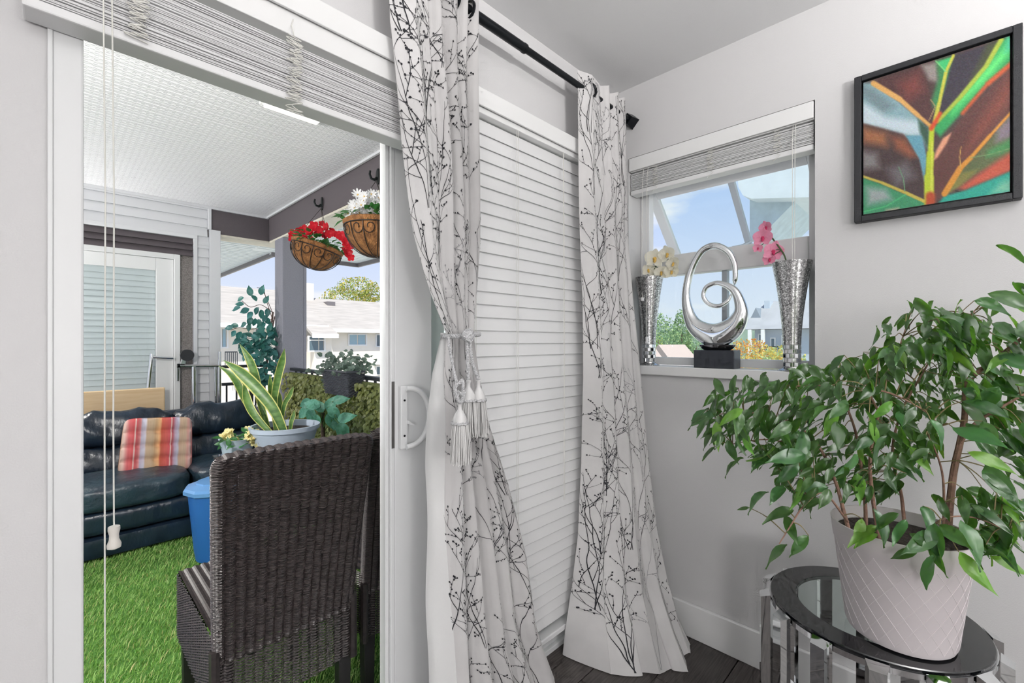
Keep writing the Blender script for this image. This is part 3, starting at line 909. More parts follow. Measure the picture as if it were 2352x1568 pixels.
co = cv.build('canvas', attr_mat('printed_canvas', 0.5, bump=0.1), pc, smooth=0)
at = co.data.color_attributes.new('paint', 'FLOAT_COLOR', 'POINT')
full = np.ones((len(co.data.vertices), 4), np.float32) * 0.6
cl = colr / 255
full[:base, :3] = np.where(cl > 0.04, ((cl + 0.055) / 1.055) ** 2.4, cl / 12.92)
at.data.foreach_set('color', full.ravel())

# ------------------------------------------------------------------ chrome sculpture
sp = thing('sculpture', 'polished chrome looped sculpture on a black block on the window sill', 'sculpture', (0.02, -0.47, 1.1402))
def bl(p): return Vector((p[0], p[1], 0))
MB().box(-0.012, 0.062, -0.553, -0.392, 1.1402, 1.2145).build('plinth', mat('satin_black', lin(38, 42, 50), 0.38), sp, smooth=0, bevel=0.002)
SX = 0.026
path = [(600, 560, 26, .020), (618, 440, 30, .016), (606, 300, 33, .010), (540, 180, 36, .004), (400, 118, 38, 0), (250, 188, 42, 0), (130, 400, 44, 0), (78, 650, 48, 0), (108, 880, 68, 0), (200, 1040, 102, 0),
        (400, 1128, 138, 0), (590, 1050, 122, 0), (690, 900, 84, 0), (686, 755, 58, -.002), (610, 610, 42, -.004), (450, 540, 28, -.006), (318, 585, 26, -.008), (282, 690, 25, -.008), (345, 778, 25, -.006), (455, 795, 24, -.002), (545, 735, 20, .004), (588, 640, 14, .010)]
Q = spline(path, 8)
pts = []
for z_ in Q:
    w = px(1560 + z_[0] / 4.9, 540 + z_[1] / 4.9, X=SX)
    pts.append((Vector((SX + z_[3], w.y, w.z)), max(z_[2], 8) * 0.000365))
NR = 20
def ringf(i, j):
    p, r0 = pts[i]
    a = pts[max(i - 1, 0)][0]; b = pts[min(i + 1, len(pts) - 1)][0]
    d = (b - a); d.x = 0; d.normalize()
    q = Vector((0, -d.z, d.y))
    th = 2 * math.pi * j / NR
    ed = 1.0 if 4 <= i <= len(pts) - 5 else 0.3 + 0.7 * min(i, len(pts) - 1 - i) / 4
    return p + (q * math.cos(th) * r0 + Vector((1, 0, 0)) * math.sin(th) * min(r0 * 0.9, 0.030)) * ed
s_ = MB().grid(ringf, len(pts), NR, cv=True)
s_.build('chrome_loop', M['mirror'], sp, smooth=80)
yc = px(1560 + 425 / 4.9, 800, X=SX).y
MB().lathe([(0.052, 1.2148), (0.060, 1.2185), (0.072, 1.232), (0.074, 1.236), (0.05, 1.238)], (SX, yc, 0), 32, sx=0.38).build('foot', mat('dark_chrome', (0.18, 0.18, 0.19, 1), 0.12, 1.0), sp)

# ------------------------------------------------------------------ mosaic vases with orchids
def mosaic():
    m, n, l, b = new_mat('silver_crackle')
    tcn = n.new('ShaderNodeTexCoord')
    vo = n.new('ShaderNodeTexVoronoi'); vo.inputs['Scale'].default_value = 230
    vd = n.new('ShaderNodeTexVoronoi'); vd.feature = 'DISTANCE_TO_EDGE'; vd.inputs['Scale'].default_value = 230
    l.new(tcn.outputs['Object'], vo.inputs['Vector']); l.new(tcn.outputs['Object'], vd.inputs['Vector'])
    sp_ = n.new('ShaderNodeSeparateColor'); l.new(vo.outputs['Color'], sp_.inputs[0])
    r = n.new('ShaderNodeValToRGB')
    r.color_ramp.elements[0].color = (0.16, 0.16, 0.165, 1); r.color_ramp.elements[1].color = (1, 1, 1, 1)
    q = r.color_ramp.elements.new(0.6); q.color = (0.55, 0.55, 0.55, 1)
    l.new(sp_.outputs[0], r.inputs[0])
    g = n.new('ShaderNodeMath'); g.operation = 'GREATER_THAN'; g.inputs[1].default_value = 0.06
    l.new(vd.outputs['Distance'], g.inputs[0])
    mx_ = n.new('ShaderNodeMixRGB'); mx_.inputs[1].default_value = (0.2, 0.2, 0.2, 1)
    l.new(g.outputs[0], mx_.inputs[0]); l.new(r.outputs[0], mx_.inputs[2])
    l.new(mx_.outputs[0], b.inputs['Base Color'])
    b.inputs['Metallic'].default_value = 0.9
    b.inputs['Roughness'].default_value = 0.22
    bp = n.new('ShaderNodeBump'); bp.inputs['Strength'].default_value = 0.6; bp.inputs['Distance'].default_value = 0.004
    l.new(sp_.outputs[1], bp.inputs['Height']); l.new(bp.outputs[0], b.inputs['Normal'])
    return m
M['crackle'] = mosaic()
M['tile'] = mat('mirror_tile', (0.8, 0.82, 0.84, 1), 0.08, 1.0, objvar=0.3)
M['grout'] = mat('grout', lin(190, 190, 190), 0.6)
tile_me = MB().box(-0.0012, 0.0, -0.0058, 0.0058, -0.0072, 0.0072).build('mirror_tile', M['tile'], None, smooth=0, bevel=0.0006, seg=1)
tm_ = tile_me.data
bpy.data.objects.remove(tile_me)
def vase(x, y, zt, label, seed, rt=0.066):
    v = thing('vase', label, 'vase', (x, y, 1.1402), 'silver mosaic vases on the window sill')
    r = random.Random(seed)
    MB().lathe([(0.046, 0), (0.047, 0.003), (0.030, 0.010), (0.0285, 0.015)], (x, y, 1.1402), 32).build('foot', M['crackle'], v)
    h = zt - 1.14
    MB().lathe([(0.0275, 0.0152), (0.0275, 0.098)], (x, y, 1.1402), 28).build('stem', M['grout'], v)
    for row in range(5):
        for k in range(13):
            a = 2 * math.pi * (k + 0.5 * (row % 2)) / 13
            mt = Matrix.Translation((x + 0.0292 * math.cos(a), y + 0.0292 * math.sin(a), 1.1402 + 0.0245 + row * 0.0162)) @ Matrix.Rotation(a + r.uniform(-.08, .08), 4, 'Z') @ Matrix.Rotation(r.uniform(-.06, .06), 4, 'Y')
            place(tm_, 'mirror_tile', v, mt)
    pr_ = []
    for i in range(13):
        t = i / 12
        pr_.append((0.0295 + 0.004 * t + (rt - 0.0335) * t ** 1.7, 0.098 + (h - 0.098) * t))
    pr_ += [(rt - 0.003, h), (rt - 0.006, h - 0.01), (0.035, h * 0.55), (0.0, h * 0.5)]
    MB().lathe(pr_, (x, y, 1.1402), 40).build('bowl', M['crackle'], v, smooth=60)
    return v
VR, VL = (0.030, -0.742), (0.045, -0.160)
vase(VR[0], VR[1], 1.545, 'silver mosaic vase holding the pink orchid', 1, 0.066)
vase(VL[0], VL[1], 1.548, 'silver mosaic vase holding the white orchid', 2, 0.064)

def petal_mesh(name, m, wid, cup):
    mb = MB()
    n = 7
    def fn(i, j):
        t = i / (n - 1)
        s = -1 + 2 * j / 4
        w = wid * math.sin(math.pi * min(1, 0.12 + 0.84 * t)) ** 0.7
        return (s * w, t, cup * (t * t * 0.6) + 0.10 * abs(s) * (1 - t) + 0.04 * math.sin(6 * s + 5 * t))
    mb.grid(fn, n, 5)
    o = mb.build(name, m, None, smooth=180)
    me_ = o.data
    bpy.data.objects.remove(o)
    return me_
def orchid(name, label, stem, blooms, size, mp_, mc, ml, grp, seed):
    r = random.Random(seed)
    o = thing(name, label, 'flower', stem[0], grp)
    MB().tube([tuple(p) for p in spline(stem, 6)], 0.0028, 7).build('stem', ml, o)
    big, nar = petal_mesh('petal', mp_, 0.62, 0.25), petal_mesh('petal', mp_, 0.36, 0.2)
    for b in blooms:
        p = Vector(b[0]); f = Vector(b[1]).normalized(); s = size * b[2]
        c = MB().ball(p, s * 0.20, 8)
        up = Vector((0, 0, 1)); a = up - f * up.dot(f); a.normalize(); side = f.cross(a)
        lipd = (-a * 0.75 + f * 0.6).normalized()
        c.tube([p, p + lipd * s * 0.28, p + lipd * s * 0.5 + f * s * 0.1], [s * 0.12, s * 0.16, s * 0.04], 7)
        co_ = c.build('blossom', mc, o)
        roll = r.uniform(-.25, .25)
        for k, (an, me_) in enumerate(((0, nar), (1.30, big), (-1.30, big), (2.35, nar), (-2.35, nar))):
            dv = (a * math.cos(an + roll) + side * math.sin(an + roll) + f * 0.15)
            mt = frame_mat(p, dv, f) @ Matrix.Scale(s * r.uniform(0.92, 1.08), 4)
            q = place(me_, 'petal', co_, Matrix.Identity(4))
            q.matrix_local = Matrix.Translation(-wloc(co_)) @ mt
        st = min(stem, key=lambda t: (Vector(t) - p).length)
        MB().tube([st, (Vector(st) + p) / 2 + Vector((0, 0, 0.006)), p - f * 0.004], 0.0016, 5).build('flower_stalk', ml, o)
    return o
tocam = lambda p: (CAM - Vector(p)).normalized()
pinkm = mat('pink_petal', lin(240, 176, 198), 0.55, col2=lin(224, 118, 156), vscale=30, trans=0.25, backlit=lin(240, 150, 180))
pinkc = mat('pink_heart', lin(176, 36, 84), 0.5)
stemm = mat('orchid_stem', lin(62, 84, 48), 0.5)
P_ = lambda u, v: px(u, v, X=0.012)
bp_ = [(1752, 546, .15, 1.1), (1776, 577, -.2, 1.15), (1760, 522, .5, 0.8), (1768, 596, .2, 0.75), (1741, 570, .1, .55)]
orchid('orchid', 'pink artificial orchid leaning from its vase', [(VR[0], VR[1], 1.44), px(1806, 600, X=0.02), px(1795, 575, X=0.02), px(1775, 548, X=0.02), px(1758, 520, X=0.02)],
       [(px(u, v, X=0.012 + 0.01 * (k % 2)), tocam(px(u, v, X=0.0)) + Vector((0, k_, 0.1)), s) for k, (u, v, k_, s) in enumerate(bp_)], 0.033, pinkm, pinkc, stemm, 'orchids in the mosaic vases', 3)
whm = mat('white_petal', lin(250, 248, 240), 0.55, col2=lin(240, 234, 212), vscale=40, trans=0.3, backlit=lin(245, 240, 215))
whc = mat('yellow_heart', lin(206, 168, 84), 0.5)
bw = [(1504, 594, .1, 1.15), (1533, 584, .3, .95), (1489, 620, -.4, .8), (1519, 626, .1, .85), (1547, 605, .5, .8), (1543, 624, .3, .8)]
orchid('orchid', 'white artificial orchid standing in its vase', [(VL[0], VL[1], 1.43), px(1496, 640, X=0.045), px(1506, 612, X=0.045), px(1520, 600, X=0.045), px(1536, 596, X=0.045)],
       [(px(u, v, X=0.03 + 0.012 * (k % 2)), tocam(px(u, v, X=0.0)) + Vector((0, k_, 0.1)), s) for k, (u, v, k_, s) in enumerate(bw)], 0.042, whm, whc, stemm, 'orchids in the mosaic vases', 4)

# ------------------------------------------------------------------ round glass side table
TX, TY, TZ, TR = -0.44, -1.02, 0.57, 0.22
tb_ = thing('side_table', 'round glass side table with black rim and mirrored posts', 'table', (TX, TY, 0))
MB().lathe([(0.158, TZ - 0.008), (0.158, TZ)], (TX, TY, 0), 64).build('glass_top', glass('table_glass', (0.86, 0.92, 0.90, 1), 1.5), tb_, smooth=40)
MB().lathe([(TR, TZ - 0.008), (TR, TZ - 0.0015), (TR - 0.002, TZ + 0.0006), (0.160, TZ + 0.0006), (0.1585, TZ - 0.008), (TR, TZ - 0.008)], (TX, TY, 0), 72, cap=False).build('black_rim', mat('black_glass', lin(17, 19, 22), 0.12, coat=0.4), tb_, smooth=40)
MB().lathe([(TR - 0.004, TZ - 0.0215), (TR + 0.003, TZ - 0.0215), (TR + 0.003, TZ - 0.0085), (TR - 0.012, TZ - 0.0085), (TR - 0.012, TZ - 0.0215), (TR - 0.004, TZ - 0.0215)], (TX, TY, 0), 72, cap=False).build('chrome_ring', M['chrome'], tb_, smooth=40)
MB().lathe([(TR - 0.004, 0.004), (TR + 0.004, 0.004), (TR + 0.004, 0.03), (TR - 0.012, 0.03), (TR - 0.012, 0.004), (TR - 0.004, 0.004)], (TX, TY, 0), 72, cap=False).build('chrome_ring', M['chrome'], tb_, smooth=40)
acr = mat('acrylic_bevel', (0.75, 0.78, 0.79, 1), 0.05, 0.85)
NP = 14
for k in range(NP):
    a = 2 * math.pi * (k + 0.35) / NP
    c_, s2 = math.cos(a), math.sin(a)
    w0, w1 = 0.021, 0.015
    def pp(rad, tan, z): return (TX + rad * c_ - tan * s2, TY + rad * s2 + tan * c_, z)
    b0 = [pp(TR + 0.0045, -w0, 0.0006), pp(TR + 0.026, -w1, 0.0006), pp(TR + 0.026, w1, 0.0006), pp(TR + 0.0045, w0, 0.0006)]
    t0 = [pp(TR + 0.0045, -w0, TZ - 0.004), pp(TR + 0.026, -w1, TZ - 0.014), pp(TR + 0.026, w1, TZ - 0.014), pp(TR + 0.0045, w0, TZ - 0.004)]
    MB().hexa(b0, t0).build('post', M['mirror'], tb_, smooth=0, merge=1e-6)

# ------------------------------------------------------------------ potted weeping fig on the side table
PXc, PYc, PZ0 = -0.512, -1.08, 0.5708
fg = thing('potted_fig', 'leafy green weeping fig in a white pot on the round glass table', 'potted plant', (PXc, PYc, PZ0))
potm = mat('white_pot', lin(214, 207, 209), 0.5, spec=0.35)
pot = MB().lathe([(0.088, 0.0), (0.0975, 0.004), (0.101, 0.012), (0.1235, 0.205), (0.1255, 0.207), (0.1300, 0.246), (0.1305, 0.250), (0.1275, 0.250), (0.122, 0.21), (0.118, 0.205)], (PXc, PYc, PZ0), 72)
def cone(a, z): 
    r0 = 0.101 + (0.1235 - 0.101) * (z - 0.012) / 0.193 + 0.0002
    return (PXc + r0 * math.cos(a), PYc + r0 * math.sin(a), PZ0 + z)
for k in range(22):
    for sg in (-1, 1):
        a0 = 2 * math.pi * k / 22
        pot.tube([cone(a0 + sg * 1.15 * (i / 12), 0.014 + 0.188 * i / 12) for i in range(13)], 0.00048, 5)
pot.build('pot', potm, fg, smooth=40)
MB().lathe([(0.1185, 0.222), (0.07, 0.228), (0.0, 0.226)], (PXc, PYc, PZ0), 40).build('soil', M['soil'], fg)
bark = mat('fig_bark', lin(128, 98, 84), 0.8, var=0.25, vscale=60, bump=0.3)
twigm = mat('fig_twig', lin(112, 100, 66), 0.7)
def c6(x, y): return 1560 + x / 1.96, 560 + y / 1.96
def stem(pts, r0, r1, nm='stem', m=None):
    P = [Vector(p) for p in spline(pts, 5)]
    k = len(P)
    MB().tube(P, [r0 + (r1 - r0) * i / (k - 1) for i in range(k)], 8).build(nm, m or bark, fg)
    return P
def S6(lst): return [px(*c6(x, y), t=t) for x, y, t in lst]
STEMS = []
STEMS += stem(S6([(1210, 1290, 1.04), (1215, 1210, 1.04), (1235, 1030, 1.04), (1265, 890, 1.03), (1285, 780, 1.03), (1290, 650, 1.03), (1335, 585, 1.02), (1460, 490, 1.0), (1600, 380, 0.97)]), 0.0078, 0.0035)[12:]
STEMS += stem(S6([(1262, 900, 1.03), (1330, 810, 1.0), (1450, 735, .97), (1600, 650, .95)]), 0.0042, 0.002)[4:]
STEMS += stem(S6([(1288, 660, 1.03), (1296, 560, 1.05), (1290, 400, 1.08), (1330, 300, 1.1)]), 0.003, 0.0015)
STEMS += stem(S6([(775, 1330, 1.04), (745, 1220, 1.05), (700, 1060, 1.06), (620, 900, 1.08), (500, 800, 1.12), (330, 760, 1.16), (120, 770, 1.2)]), 0.0048, 0.0014)[10:]
STEMS += stem(S6([(840, 1330, 1.06), (838, 1180, 1.07), (820, 1000, 1.08), (780, 800, 1.1), (690, 650, 1.14), (500, 640, 1.18)]), 0.0045, 0.0014)[8:]
STEMS += stem(S6([(900, 1330, 1.03), (870, 1130, 1.04), (860, 960, 1.03), (900, 760, 1.04), (960, 560, 1.06), (1020, 380, 1.08)]), 0.0046, 0.0014)[8:]
STEMS += stem(S6([(1020, 1330, 1.1), (1000, 1130, 1.12), (960, 950, 1.12), (1000, 760, 1.1), (1120, 540, 1.08), (1200, 400, 1.06)]), 0.0042, 0.0014)[8:]
STEMS += stem(S6([(1190, 1300, 1.02), (1190, 1080, 1.01), (1165, 960, 1.0), (1120, 860, .98)]), 0.0028, 0.0012)
STEMS += stem(S6([(900, 760, 1.03), (860, 665, 1.0), (950, 672, .98), (1090, 742, .97), (1180, 820, .97)]), 0.0026, 0.0012)
STEMS += stem(S6([(760, 1250, 1.02), (650, 1120, 1.0), (560, 1180, .98), (500, 1270, .97), (450, 1350, .97)]), 0.0026, 0.0011)
STEMS += stem(S6([(640, 920, 1.08), (520, 900, 1.1), (380, 880, 1.12), (240, 900, 1.14)]), 0.0024, 0.0011)
STEMS += stem(S6([(1100, 1330, .98), (1180, 1240, .95), (1320, 1230, .93), (1480, 1290, .92)]), 0.0024, 0.0011)

def leaf_mesh(seed, m, wmax=0.23, fold=0.22, curl=0.25, tip=True):
    r = random.Random(seed)
    ys = [0, .10, .24, .42, .60, .76, .88, 1.0]
    ws = [0.02, .55, .90, 1.0, .84, .52, .20, 0.0] if tip else [0.05, .6, .92, 1, .95, .75, .45, 0.0]
    mb = MB()
    tw = r.uniform(-.2, .2)
    def fn(i, j):
        y, w = ys[i], ws[i] * wmax
        s = (-1, -.5, 0, .5, 1)[j]
        z = -curl * y * y + fold * abs(s) * w * 1.6 + tw * s * w * y + 0.03 * math.sin(7 * y + 2 * s + seed)
        return (s * w, y * (1 - 0.1 * curl), z)
    mb.grid(fn, 8, 5)
    o = mb.build('leaf', m, None, smooth=180)
    me_ = o.data
    bpy.data.objects.remove(o)
    return me_
leafm = mat('fig_leaf', lin(62, 98, 52), 0.28, col2=lin(38, 70, 42), vscale=3, spec=0.6, objvar=0.42, hue=0.02, trans=0.22, backlit=lin(120, 190, 50))
leafy = mat('fig_leaf_young', lin(112, 156, 62), 0.3, col2=lin(82, 130, 52), vscale=3, spec=0.6, objvar=0.3, hue=0.015, trans=0.3, backlit=lin(150, 215, 60))
LM = [leaf_mesh(k, leafy if k == 6 else leafm, 0.165 + 0.02 * (k % 3), 0.12 + 0.08 * (k % 3), 0.10 + 0.13 * (k % 4)) for k in range(7)]
def inside(p, poly):
    c = False
    for i in range(len(poly)):
        (x1, y1), (x2, y2) = poly[i - 1], poly[i]
        if (y1 > p[1]) != (y2 > p[1]) and p[0] < (x2 - x1) * (p[1] - y1) / (y2 - y1) + x1: c = not c
    return c
RA_ = [(60, 790), (180, 620), (420, 595), (640, 545), (860, 525), (880, 440), (930, 340), (1040, 265), (1140, 290), (1260, 350), (1300, 560), (1230, 760), (1170, 900), (1090, 1010), (990, 1090), (880, 1150), (700, 1130), (560, 1180), (430, 1110), (420, 990), (300, 960), (120, 880)]
RB_ = [(1190, 340), (1290, 260), (1400, 270), (1620, 220), (1620, 1100), (1480, 1130), (1360, 980), (1370, 900), (1290, 700), (1240, 520)]
RC_ = [(830, 1210), (1000, 1225), (1190, 1150), (1420, 1110), (1600, 1200), (1590, 1330), (1420, 1390), (1310, 1400), (1150, 1330), (1000, 1320), (900, 1280)]
r = random.Random(11)
LV = []
def sample(poly, n, t0, dt, s0, s1):
    k = 0
    while k < n:
        q = (r.uniform(40, 1620), r.uniform(200, 1420))
        if inside(q, poly):
            LV.append((q[0], q[1], t0 + r.uniform(-dt, dt), r.uniform(s0, s1)))
            k += 1
sample(RA_, 680, 1.09, 0.17, 0.030, 0.060)
sample(RB_, 140, 1.0, 0.09, 0.046, 0.080)
sample(RC_, 60, 0.98, 0.07, 0.040, 0.072)
LV += [(450, 1215, .97, .062), (542, 1355, .96, .056), (438, 1395, .96, .062), (500, 1275, .97, .06), (345, 1145, 1.0, .062), (240, 985, 1.02, .056), (490, 960, .93, .078), (555, 905, .95, .068), (600, 1100, .96, .066), (715, 855, .9, .07), (1230, 430, .93, .072), (1235, 520, .92, .07), (1340, 860, .9, .095), (1280, 1320, .9, .082), (1275, 1440, .9, .074), (1100, 1440, .92, .07), (1490, 1500 - 60, .93, .06), (1500, 35, .97, .06), (1540, 190, .97, .05), (130, 940, 1.12, .04), (290, 1190, 1.05, .024)]
LV.sort(key=lambda q: -q[3] / q[2])
ctr = Vector((PXc, PYc, 0.95))
rest = MB()
for i, (x, y, t, s) in enumerate(LV):
    p = px(*c6(x, y), t=t)
    if p.x > -0.06: p.x = -0.06
    if p.x + s > -0.05: p.x = -0.055 - s
    dx = p.x - PXc; dy = p.y - PYc; dd = math.hypot(dx, dy)
    if p.z < PZ0 + 0.30 and dd < 0.16:            # keep clear of the pot wall
        k_ = 0.165 / max(dd, .02)
        p.x, p.y = PXc + dx * k_, PYc + dy * k_
    out = Vector((dx, dy, 0)); out = out.normalized() if out.length > .01 else Vector((0, 0, 0))
    d = out * r.uniform(0.1, 0.9) + Vector((0, 0, -r.uniform(0.1, 1.1))) + Vector((r.uniform(-.6, .6), r.uniform(-.6, .6), 0))
    if p.x > -0.16: d.x = -abs(d.x) - .2
    n = Vector((r.uniform(-.9, .9), r.uniform(-.9, .9), 0.8)) + (CAM - p).normalized() * r.uniform(0.0, 0.9)
    mt = frame_mat(p - d.normalized() * s * 0.5, d, n) @ Matrix.Scale(s * 1.15, 4)
    if i < 300:
        place(LM[i % 7], 'leaf', fg, mt)
    else:
        me_ = LM[i % 6]
        b0 = len(rest.v)
        rest.add([tuple(mt @ v.co) for v in me_.vertices], [tuple(f.vertices) for f in me_.polygons])
    if i % 2 == 0:
        b_ = mt.translation
        sp0 = min(STEMS, key=lambda q: (q - b_).length)
        if (sp0 - b_).length < 0.22 and (i % 6 == 0 or (sp0 - b_).length < 0.08):
            mid = (sp0 + b_) / 2 + Vector((0, 0, 0.007))
            MB().tube([tuple(q) for q in spline([sp0, mid, b_], 4)], [0.0013] * 5 + [0.0009] * 4, 5).build('twig', twigm, fg)
rest.build('foliage', leafm, fg, smooth=180, kind='stuff')
# ================================================================== the balcony
ZB = -0.03
YW = 3.35                                    # far house wall
M['soffit'] = None
def soffit_mat():
    m, n, l, b = new_mat('perforated_vinyl')
    b.inputs['Roughness'].default_value = 0.45
    tcn = n.new('ShaderNodeTexCoord'); s = n.new('ShaderNodeSeparateXYZ')
    l.new(tcn.outputs['Object'], s.inputs[0])
    def mth(op, a, bb, c=None):
        k = n.new('ShaderNodeMath'); k.operation = op
        for i, t in enumerate((a, bb, c)):
            if t is None: continue
            if isinstance(t, (int, float)): k.inputs[i].default_value = t
            else: l.new(t, k.inputs[i])
        return k.outputs[0]
    yy_ = mth('MULTIPLY', mth('ADD', s.outputs['Y'], 0.05 + 0.0042), 1 / 0.0083)
    row = mth('FLOOR', yy_, 0)
    yf = mth('FRACT', yy_, 0)
    xo = mth('ADD', mth('MULTIPLY', s.outputs['X'], 1 / 0.030), mth('MULTIPLY', row, 0.5))
    xf = mth('FRACT', xo, 0)
    a = mth('LESS_THAN', xf, 0.46)
    c = mth('LESS_THAN', mth('ABSOLUTE', mth('SUBTRACT', yf, 0.5), 0), 0.10)
    k = mth('MULTIPLY', mth('MULTIPLY', a, c), mth('GREATER_THAN', mth('MODULO', row, 4), 0.5))
    mx_ = n.new('ShaderNodeMixRGB')
    mx_.inputs[1].default_value = lin(240, 240, 243); mx_.inputs[2].default_value = lin(112, 112, 120)
    l.new(k, mx_.inputs[0]); l.new(mx_.outputs[0], b.inputs['Base Color'])
    return m
M['soffit'] = soffit_mat()
M['siding'] = mat('pale_siding', lin(224, 225, 229), 0.5)
M['brown'] = mat('taupe_paint', lin(96, 89, 93), 0.7, var=0.08, vscale=300, bump=0.15, bscale=250)
M['postm'] = mat('grey_post', lin(142, 142, 152), 0.75, var=0.05, vscale=120, bump=0.4, bscale=160)
M['stucco'] = mat('stucco', lin(150, 144, 142), 0.9, var=0.35, vscale=170, bump=0.8, bscale=170)
M['fascia'] = mat('fascia', lin(120, 116, 118), 0.6)
M['under'] = mat('beam_underside', lin(226, 220, 206), 0.7, var=0.05, vscale=20)

bf = struct(MB().box(-2.6, -0.36, 0.16, 3.5, -0.25, ZB - 0.012).build('balcony_floor', mat('turf_backing', lin(92, 140, 62), 0.9), smooth=0))
# artificial turf, one object of blades
rs = np.random.RandomState(2)
N = 62000
bx_ = rs.uniform(-1.98, -0.45, N); by_ = 0.17 + (2.75 - 0.17) * rs.uniform(0, 1, N) ** 1.25
bh = rs.uniform(0.014, 0.030, N); ba = rs.uniform(0, 2 * np.pi, N); ln_ = rs.uniform(0.2, 1.1, N) * bh; la = rs.uniform(0, 2 * np.pi, N) * 0.6 + 3.6
bw_ = rs.uniform(0.0011, 0.0019, N)
wx, wy = np.cos(ba) * bw_, np.sin(ba) * bw_
lx, ly = np.cos(la) * ln_, np.sin(la) * ln_
z0 = ZB - 0.012
V = np.zeros((N, 5, 3))
V[:, 0] = np.stack([bx_ - wx, by_ - wy, np.full(N, z0)], 1)
V[:, 1] = np.stack([bx_ + wx, by_ + wy, np.full(N, z0)], 1)
V[:, 2] = np.stack([bx_ + wx * .8 + lx * .35, by_ + wy * .8 + ly * .35, z0 + bh * .6], 1)
V[:, 3] = np.stack([bx_ - wx * .8 + lx * .35, by_ - wy * .8 + ly * .35, z0 + bh * .6], 1)
V[:, 4] = np.stack([bx_ + lx, by_ + ly, z0 + bh], 1)
me = bpy.data.meshes.new('turf')
me.vertices.add(N * 5); me.vertices.foreach_set('co', V.reshape(-1).astype(np.float32))
idx = np.arange(N)[:, None] * 5
loops = np.concatenate([idx + [0, 1, 2, 3], idx + [3, 2, 4]], 1).reshape(-1)
me.loops.add(N * 7); me.loops.foreach_set('vertex_index', loops.astype(np.int32))
me.polygons.add(N * 2)
st = np.stack([np.arange(N) * 7, np.arange(N) * 7 + 4], 1).reshape(-1)
me.polygons.foreach_set('loop_start', st.astype(np.int32))
me.update(calc_edges=True); me.validate()
at = me.color_attributes.new('paint', 'FLOAT_COLOR', 'POINT')
k_ = rs.uniform(0, 1, N)[:, None]
pal = np.array(lin(140, 196, 92)[:3]) * (1 - k_) + np.array(lin(186, 218, 132)[:3]) * k_
dry = rs.uniform(0, 1, N)[:, None] < 0.08
pal = np.where(dry, np.array(lin(220, 214, 150)[:3]), pal)
cc = np.ones((N, 5, 4), np.float32); cc[:, :, :3] = pal[:, None, :]
at.data.foreach_set('color', cc.ravel())
me.materials.append(attr_mat('turf_blade', 0.45))
tu = bpy.data.objects.new('turf', me); COL.objects.link(tu)
tag(tu, 'bright green artificial turf covering the balcony floor', 'turf', kind='stuff')

# perforated soffit boards under the roof
bc = struct(MB().box(-2.6, -0.52, 0.16, 3.5, 2.412, 2.5).build('balcony_ceiling', mat('soffit_backing', lin(225, 225, 228), 0.6), smooth=0))
sm = MB()
sec = [(-0.050, 2.4095), (-0.048, 2.400), (-0.018, 2.400), (-0.0165, 2.4035), (-0.013, 2.4035), (-0.0115, 2.400), (0.0195, 2.400), (0.021, 2.4035), (0.0245, 2.4035), (0.026, 2.400), (0.0478, 2.400), (0.0490, 2.4095)]
sm.grid(lambda i, j: ((-1.04, 1.04)[i], sec[j][0], sec[j][1] - 2.4), 2, len(sec))
so_ = sm.build('soffit_board', M['soffit'], None, smooth=0)
sme = so_.data; bpy.data.objects.remove(so_)
for k in range(33):
    place(sme, 'soffit_board', bc, Matrix.Translation((-1.56, 0.215 + 0.0995 * k, 2.4)))
MB().box(-2.6, -0.52, YW - 0.022, YW - 0.002, 2.378, 2.399).build('soffit_moulding', M['siding'], bc, smooth=0)
MB().box(-0.535, -0.5205, 0.16, YW - 0.022, 2.383, 2.399).build('soffit_moulding', M['siding'], bc, smooth=0)
# ceiling lamp of the balcony, and two unseen lanterns added to brighten it
lampo = thing('balcony_lamp', 'flat white square ceiling lamp on the balcony soffit', 'lamp', (-1.075, 1.05, 2.4))
MB().box(-1.215, -0.935, 0.91, 1.19, 2.380, 2.3985).build('lamp_base', M['trim'], lampo, smooth=0, bevel=0.004)
MB().box(-1.20, -0.95, 0.925, 1.175, 2.366, 2.3795).build('diffuser', mat('lamp_diffuser', (1, 0.97, 0.92, 1), 0.5, emit=1.2), lampo, smooth=0, bevel=0.004)
for xx, yy, sg, en, lab in ((-2.45, 0.16, 1, 96, 'added unseen lantern lighting the balcony from the house wall left of the patio door'), (-2.4, YW + .012, -1, 54, 'added unseen lantern lighting the balcony from the far wall left of the glass door')):
    w_ = thing('added_lantern', lab, 'lamp', (xx, yy, 1.72), 'added fill lanterns of the balcony')
    def by(a, b): return (min(yy + sg * a, yy + sg * b), max(yy + sg * a, yy + sg * b))
    MB().box(xx - .05, xx + .05, *by(.0005, .015), 1.64, 1.80).build('back_plate', M['black'], w_, smooth=0, bevel=.003)
    MB().box(xx - .045, xx + .045, *by(.03, .12), 1.782, 1.79).box(xx - .012, xx + .012, *by(.0155, .03), 1.775, 1.79).build('cap', M['black'], w_, smooth=0)
    MB().lathe([(.03, 1.66), (.04, 1.67), (.04, 1.77), (.03, 1.781)], (xx, yy + sg * .075, 0), 20).build('globe', glass('clear_globe', (.98, .98, .97, 1), .3), w_)
    light('balcony_fill_light', 'POINT', (xx, yy + sg * .075, 1.72), en, (1, 0.97, 0.93), shadow_soft_size=0.035)

